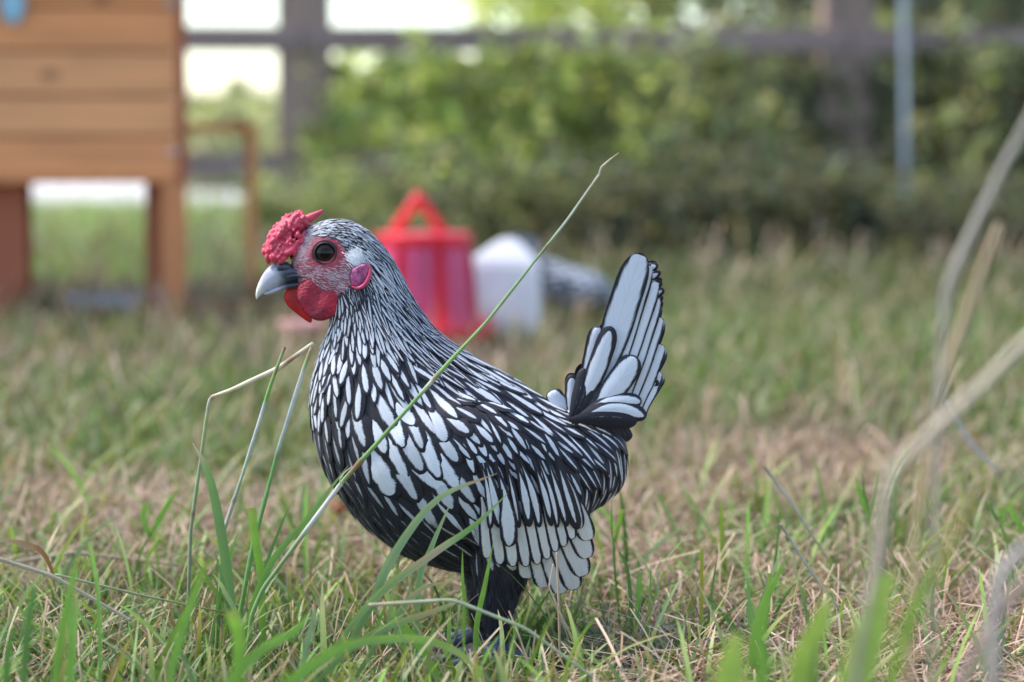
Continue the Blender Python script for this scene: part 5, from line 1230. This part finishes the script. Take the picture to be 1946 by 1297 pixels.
# ------------------------------------------------------------------ second hen, behind the canister
Y2 = 4.0; K2 = pxm(Y2)
p2 = [((965, 470), (972, 452), 6), ((985, 505), (985, 452), 14), ((1008, 545), (1012, 478), 30), ((1036, 570), (1048, 496), 44), ((1075, 586), (1085, 508), 50), ((1118, 592), (1122, 518), 50), ((1155, 594), (1150, 535), 42), ((1176, 598), (1172, 560), 26), ((1192, 606), (1196, 584), 16), ((1206, 618), (1214, 604), 8)]
lg = []
for sg, dx in ((1, 0), (-1, 26)):
    f_ = at(1085 + dx, 620, Y2 - 26 * sg * K2); f_[2] = .008; tpp = at(1085 + dx, 570, Y2 - 26 * sg * K2)
    lg.append(tube_arrays(np.array([tpp, (tpp + f_) / 2, f_]), [.016, .008, .005], 10, 14))
    for a_ in (-25, 0, 25, 180):
        dv = np.array([math.cos(R(a_)), math.sin(R(a_)), 0]); lg.append(tube_arrays(np.array([f_, f_ + dv * .015 - [0, 0, .003], f_ + dv * .03 - [0, 0, .005]]), [.004, .003, .002], 8, 8))
me2 = remeshed(faces_mesh('body', [loft_pairs(p2, Y2, 90, 40)] + lg), .0025, 3)
V2 = verts_of(me2); N2 = normals_of(me2)
bvh2 = BVHTree.FromPolygons([Vector(v) for v in V2], [tuple(p.vertices) for p in me2.polygons])
hen2 = empty('hen', (at(1090, 600, Y2)[0], Y2, 0)); tag(hen2, 'blurred grey speckled hen with its body bent low behind the white canister', 'hen')
link('body', me2, simple('dark down', (.03, .03, .04), .8), hen2)
ch2s = 1.7
ch2 = np.array([(975, 455, -.5, -.8, 22, 9, .45, .6, .34, .5, .5, .8, .7, 0), (1010, 500, -.6, -.7, 20, 8, .4, .62, .3, .5, .5, .8, .7, 0), (1060, 520, -.9, -.2, 18, 8, .62, .62, .34, .5, .5, .8, .95, 0), (1070, 575, -.9, .3, 18, 8, .45, .62, .34, .5, .5, .8, .9, 0),
    (1120, 530, -.9, .1, 18, 8, .66, .62, .36, .5, .5, .8, .95, 0), (1120, 580, -.8, .5, 18, 8, .55, .62, .34, .5, .5, .8, .95, 0), (1170, 580, -.8, -.4, 14, 6, .7, .62, .36, .5, .5, .8, .95, 0), (1205, 605, -.7, -.6, 8, 4, .6, .62, .36, .5, .5, .8, .8, 0)], float)
ch2[:, 4] *= 1.6; ch2[:, 5] *= 1.8; ch2[:, 6] *= .85; ch2[:, 12] *= 1.15
f2m = [FM()]
auto_feathers(f2m, bvh2, V2, N2, ch2, V2[:, 2] > .028, 6, K2, 3000)
f2m[0].build('plumage', hen2)
ft2 = FM()
for mir in (False, True):
    for q in range(6):
        flat_feather(ft2, (1015, 510), (968 + q * 9, 446 - 3 * math.sin(q)), 15, 4, 2 + q, 2, (.6, .54, .4, .3), (g.random(), .6, 0, 40), .5, 2, 0, None, mir, k=K2, Yc=Y2)
ft2.build('tail', hen2)
hp = P3
tube('beak', [tuple(at(1208, 610, Y2)), tuple(at(1217, 618, Y2)), tuple(at(1221, 626, Y2))], [.004, .003, .001], M_horn, hen2, 8, 8)
link('comb', faces_mesh('comb', [ellipsoid_arrays(at(1213, 601, Y2), (.008, .004, .005), 12, 8)]), M_comb, hen2)
for o_ in list(scene.objects):
    if o_.type == 'MESH' and 'UVMap' in o_.data.uv_layers and len(o_.data.uv_layers) and o_.data.materials and o_.data.materials[0] is None: pass
